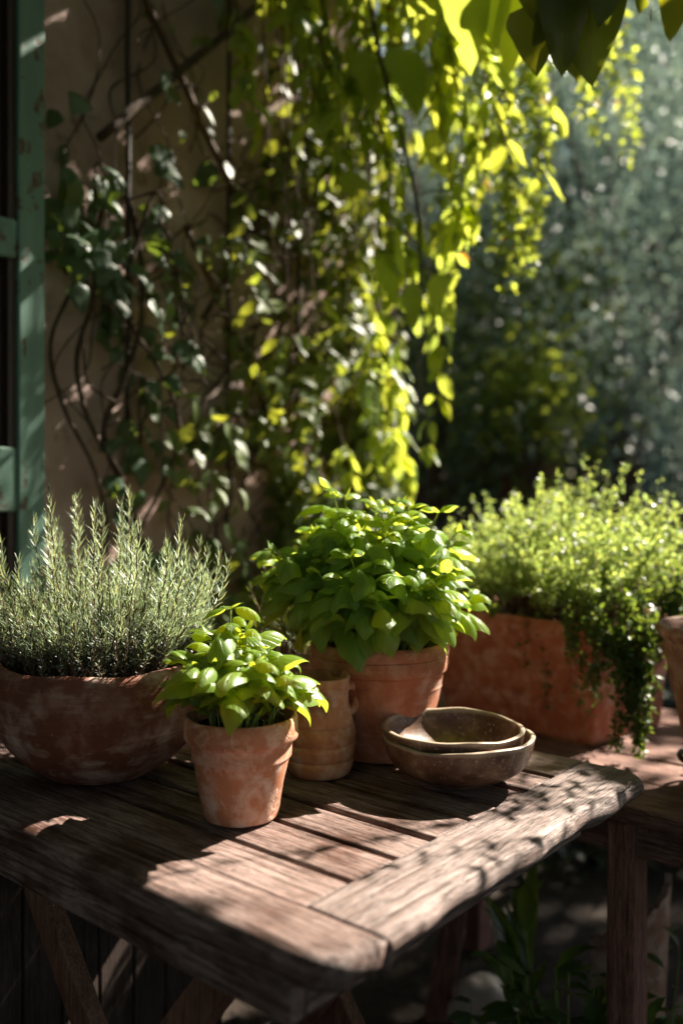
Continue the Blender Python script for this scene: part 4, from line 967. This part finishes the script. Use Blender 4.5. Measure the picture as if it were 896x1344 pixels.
TO=[leaf_tpl(W=.24,nu=2,nv=2,shape='lance',bend=b,fold=.3) for b in (0,.5,-.4)]
tree('olive_tree','large silvery olive tree filling the upper right of the garden',(1.95,5.6,2.9),1.45,1.2,1.85,1500,26,.066,M['olive'],.13,TO,lean=(-.3,.1),clr=.15)
tree('olive_tree','second olive tree standing further back, seen between the vine and the nearer olive',(.75,7.2,3.3),1.7,1.1,2.2,1300,24,.075,M['olive'],.14,TO,lean=(-.2,0),seed=3,clr=.18)
tree('bushy_tree','dark leaning tree with brown limbs behind the hanging vine',(.55,4.6,1.75),.75,.6,.75,300,20,.055,M['canopy'],.08,TC,base=(.35,4.5,0),seed=5,clr=.12)
tree('leafy_shrub','small sunlit yellow-green shrub in the middle of the garden',(.86,4.3,1.62),.20,.2,.22,60,12,.06,M['vine'],.02,TC,base=(.85,4.3,0),clr=.07,cat='shrub')
for k,(x,y,w_,h_) in enumerate(((-1.2,8.5,2.0,3.2),(2.2,10.0,2.6,5.0),(4.6,9.4,2.3,5.2),(0.6,11.5,2.4,4.6),(7.4,8.2,2.2,3.6))):
    tree('evergreen_tree',['dark evergreen tree behind the house wall corner','tall dark evergreen directly behind the large olive tree','dark evergreen beyond the blue-grey garden house','tallest dark evergreen between the two olive trees','dark evergreen at the far right end of the garden'][k],(x,y,h_*.62),w_,1.4,h_*.75,1500,20,.14,M['dark_fol'],.2,TC,seed=k,clr=.26)
# low garden wall with a dark pot on it
r=thing('garden_wall','low dark rubble wall crossing the garden behind the thyme','wall',(1.2,4.9,0),R(-4))
mb=MB(); nx_,ny_=60,14
for side,yy in ((0,-.15),(1,.15)):
    Xg,Zg=np.meshgrid(np.linspace(-1.6,2.6,nx_),np.linspace(0,1.02,ny_)); Yg=yy+(.02*np.sin(Xg*17+Zg*9)+.015*np.sin(Xg*31-Zg*23))
    V=np.dstack([Xg,Yg,Zg]).reshape(-1,3); i=np.arange(ny_-1)[:,None]*nx_; j=np.arange(nx_-1)[None]; Q=np.stack([i+j,i+j+1,i+nx_+j+1,i+nx_+j],-1).reshape(-1,4)
    mb.add(V,Q if side==0 else Q[:,::-1])
mb.build('rubble',M['greystone'],r,local=True)
for k in range(9):
    mb=MB(); boxm(mb,(-1.37+k*.465,0,1.05),(.455,.36,.06),rng.normal(0,.02)); bevel(mb.build('coping_stone',M['greystone'],r,local=True,smooth=False),.012)
c=np.array([.98,4.83,1.08]); r=thing('garden_pot','dark red clay pot with a green plant, standing on the low rubble wall','pot',c)
mb=MB(); lathe(mb,fine(pot_profile(.19,.13,.26,.05,.015,.015)),c,n=48); mb.build('pot',M['t_dark'],r); soil(r,c,.16,c[2]+.23)
lv=MB(); n=420; q=c+np.array([0,0,.33])+rng.normal(0,1,(n,3))*[.12,.10,.08]; q[:,2]=np.maximum(q[:,2],c[2]+.24); scatter(lv,TC,q,unit(rng.normal(0,1,(n,3))+[0,0,.3]),rng.normal(0,.6,(n,3))+[0,0,1],rng.uniform(.05,.09,n)); lv.build('foliage',M['ivys'],r)
# garden house, blue-grey, far right
r=thing('garden_house','blue-grey painted garden house half lost in shade behind the olive tree','building',(4.2,7.9,0),R(-12))
blue=mat_paint('blue_grey_paint',(.07,.11,.15),(.1,.09,.08),.66); roofm=M['t_dark']; dk=mat_plain('dark_glass',(.01,.012,.015),(.02,.025,.03),3,.15,.05,.001,.6)
mb=MB(); boxm(mb,(0,0,1.2),(3.4,1.6,2.4)); mb.build('wall',blue,r,local=True,smooth=False)
mb=MB(); mb.add([(-1.9,-1.0,2.38),(1.9,-1.0,2.38),(1.9,1.0,2.38),(-1.9,1.0,2.38),(-1.9,0,3.1),(1.9,0,3.1)],[(0,1,5,4),(2,3,4,5)],[(0,4,3),(1,2,5)]); mb.ngon([3,2,1,0]); mb.build('roof',roofm,r,local=True,smooth=False)
for x in (-1.1,.0,1.1):
    mb=MB(); 
    for a,b,c_,d_ in ((x-.3,-.83,1.3,'v'),(x+.3,-.83,1.3,'v')): boxm(mb,(a,-.83,1.35),(.06,.05,1.1))
    for zc in (.83,1.87): boxm(mb,(x,-.83,zc),(.54,.05,.06))
    boxm(mb,(x,-.832,1.35),(.03,.03,.97))
    f=mb.build('window',M['green'],r,local=True,smooth=False)
    mb=MB(); boxm(mb,(x,-.806,1.35),(.54,.006,.98)); g_=mb.build('pane',dk,f,local=True,smooth=False)

# ------------------------------------------------------------------ plants and stones beneath the bench
TW=[leaf_tpl(W=w,nu=4,nv=8,shape='lance',bend=b,fold=.3,wave=.02) for w,b in ((.22,.6),(.28,1.0),(.18,.2))]
def weed(name,label,base,h,n,L,tp,mat,upright=.8,spread=.12,cat='plant'):
    base=np.array(base,float); r=thing(name,label,cat,tuple(base)); st=MB(); lv=MB(); Pp=[];D=[];Nn=[];S=[]
    for k in range(n):
        a=rng.uniform(0,6.28); e=base+np.array([math.cos(a)*spread*rng.uniform(.2,1),math.sin(a)*spread*rng.uniform(.2,1),h*rng.uniform(.5,1)])
        pts_=bez(base,base+[0,0,h*.3],e-[0,0,h*.2],e,8); tube(st,pts_,np.linspace(.003,.0012,8),5,cap=False)
        for j_ in range(4):
            q=pts_[7-j_]; az=a+rng.normal(0,1.2); dd=unit(np.array([math.cos(az),math.sin(az),upright+rng.normal(0,.3)])); Pp.append(q);D.append(dd);Nn.append(np.array([-math.cos(az),-math.sin(az),.8])+rng.normal(0,.2,3));S.append(L*rng.uniform(.6,1.2))
    scatter(lv,tp,Pp,D,Nn,S); lv.build('leaves',mat,r); st.build('stems',M['stem'],r); return r
def G(px_,py_,Y): p=P(px_,py_,Y); return p
def wp(px_,ytop,Y): p=P(px_,ytop,Y); return (p[0],p[1],0),p[2]
b_,h_=wp(700,1165,1.62); weed('strap_leaf_plant','upright plant with long strap leaves catching light under the table end',b_,h_,3,.15,TW,M['weed'],2.2,.05)
b_,h_=wp(745,1225,1.55); weed('fern_weed','feathery dark weed beside the bench leg',b_,h_,16,.07,TSm,M['thyme_dk'],.4,.14)
b_,h_=wp(640,1290,1.5); weed('leafy_weed','low dark leafy weed at the foot of the strap-leaved plant',b_,h_,12,.06,TI,M['ivy'],.4,.12)
b_,h_=wp(870,1190,1.65); weed('tall_weed','tall thin weed with pale leaf tips near the right edge',b_,h_,12,.06,TW,M['weed'],.8,.12)
b_,h_=wp(800,1290,1.45); weed('dark_weed','broad dark weed in front of the pale clay shard',b_,h_,14,.07,TI,M['ivy'],.3,.13)
b_,h_=wp(880,1270,1.5); weed('corner_weed','small weed in the lower right corner below the tall one',b_,h_,14,.05,TSm,M['weed'],.3,.12)
def rock(name,label,c,s,mat,seed,cat='stone',flat=1.0):
    r_=np.random.default_rng(seed); n,m=20,12; V=[];
    for i in range(m+1):
        t=math.pi*i/m
        for j in range(n):
            p=2*math.pi*j/n; d=np.array([math.sin(t)*math.cos(p),math.sin(t)*math.sin(p),math.cos(t)*flat])
            k=1+.12*math.sin(3*p+seed)*math.sin(t)+.1*math.sin(5*t+seed*2+p); V.append(np.array(c)+d*k*np.array(s))
    Q=[(i*n+j,i*n+(j+1)%n,(i+1)*n+(j+1)%n,(i+1)*n+j) for i in range(m) for j in range(n)]
    mb=MB(); mb.add(V,[q[::-1] for q in Q]); o=mb.build(name,mat); tag(o,label,cat); return o
# pale pedestal with a broken pot leaning on it, dimly seen below the table end
c=G(588,1250,1.95); r=thing('wooden_stake','short pale wooden stake leaning in the soil under the table end','stake',(c[0],c[1],0))
mb=MB(); beam(mb,(c[0]-.03,c[1],-.02),(c[0]+.02,c[1]+.02,.25),.05,.03,up=(0,1,0)); bevel(mb.build('post',M['woodpost'],r,smooth=False),.006)
p=G(618,1250,1.9); rock('round_stone','rounded pale stone lying beside the leaning stake',(p[0]+.03,p[1]+.02,.05),(.07,.06,.055),M['stone'],4)
c=G(835,1290,1.62)
sh_=thing('clay_shard','broken pale clay pot shard standing among the weeds','pot shard',(c[0],c[1],0))
mb=MB(); n=22; Vs=[]
for side,rr in ((0,.12),(1,.108)):
    for i in range(6):
        for j in range(n):
            a=-.9+1.8*j/(n-1)-1.2; zt_=.33+.0045*j+.004*math.sin(j*2.3); z=zt_*i/5; Vs.append((c[0]+(rr-.02*(1-i/5))*math.cos(a)-.02,c[1]+.12+(rr-.02*(1-i/5))*math.sin(a),z))
Q=[]; 
for i in range(5):
    for j in range(n-1): Q.append((i*n+j,i*n+j+1,(i+1)*n+j+1,(i+1)*n+j)); b=6*n; Q.append((b+i*n+j,b+(i+1)*n+j,b+(i+1)*n+j+1,b+i*n+j+1))
for j in range(n-1): Q.append((5*n+j,5*n+j+1,11*n+j+1,11*n+j))
for i in range(5): Q.append((i*n,(i+1)*n,6*n+(i+1)*n,6*n+i*n)); Q.append((i*n+n-1,6*n+i*n+n-1,6*n+(i+1)*n+n-1,(i+1)*n+n-1))
mb.add(Vs,Q); sharp(mb.build('fragment',M['t_orn'],sh_))
# undergrowth mass at the foot of the garden
lv=MB(); n=9000; x=rng.uniform(-.2,3.5,n); y=rng.uniform(2.6,4.6,n); z=np.abs(rng.normal(0,.13,n)); scatter(lv,TC,np.stack([x,y,z],1),unit(rng.normal(0,1,(n,3))+[0,0,.5]),rng.normal(0,.5,(n,3))+[0,0,1],rng.uniform(.04,.09,n))
o=lv.build('undergrowth',M['dark_fol']); o['kind']='stuff'; o['label']='dark leafy undergrowth covering the soil beyond the bench'; o['category']='undergrowth'

# ------------------------------------------------------------------ camera, light, render settings
cam=bpy.data.cameras.new('camera'); co=bpy.data.objects.new('camera',cam); COL.objects.link(co); sc.camera=co
co.location=(0,0,CZ); co.rotation_euler=(R(90),0,0)
cam.sensor_fit='VERTICAL'; cam.sensor_height=36; cam.sensor_width=24; cam.lens=FP/1344*36; cam.shift_y=-(672-HY)/1344; cam.shift_x=0
cam.clip_start=.05; cam.clip_end=500
cam.dof.use_dof=True; cam.dof.focus_distance=1.19; cam.dof.aperture_fstop=1.75
w=bpy.data.worlds.new('World'); sc.world=w; w.use_nodes=True; nt=w.node_tree
bg=nt.nodes['Background']; sky=nt.nodes.new('ShaderNodeTexSky'); sky.sky_type='NISHITA'; sky.sun_disc=False; sky.sun_elevation=SUN_EL; sky.sun_rotation=math.atan2(SH[0],SH[1])
nt.links.new(sky.outputs[0],bg.inputs[0]); bg.inputs[1].default_value=.05
sl=bpy.data.lights.new('sun','SUN'); sl.energy=5; sl.angle=R(.5); sl.color=(1,.94,.86); so=bpy.data.objects.new('sun',sl); COL.objects.link(so)
so.rotation_euler=Vector(-SUN).to_track_quat('-Z','Y').to_euler(); so.location=(6,4.5,7)
sc.view_settings.view_transform='Standard'; sc.view_settings.look='None'; sc.view_settings.gamma=1; sc.view_settings.use_white_balance=True; sc.view_settings.white_balance_temperature=7000; sc.view_settings.exposure=2.0
cy_=sc.cycles; cy_.use_denoising=True; cy_.max_bounces=7; cy_.diffuse_bounces=4; cy_.transmission_bounces=5; cy_.transparent_max_bounces=4; cy_.caustics_reflective=False; cy_.caustics_refractive=False
cy_.sample_clamp_indirect=6; cy_.sample_clamp_direct=40
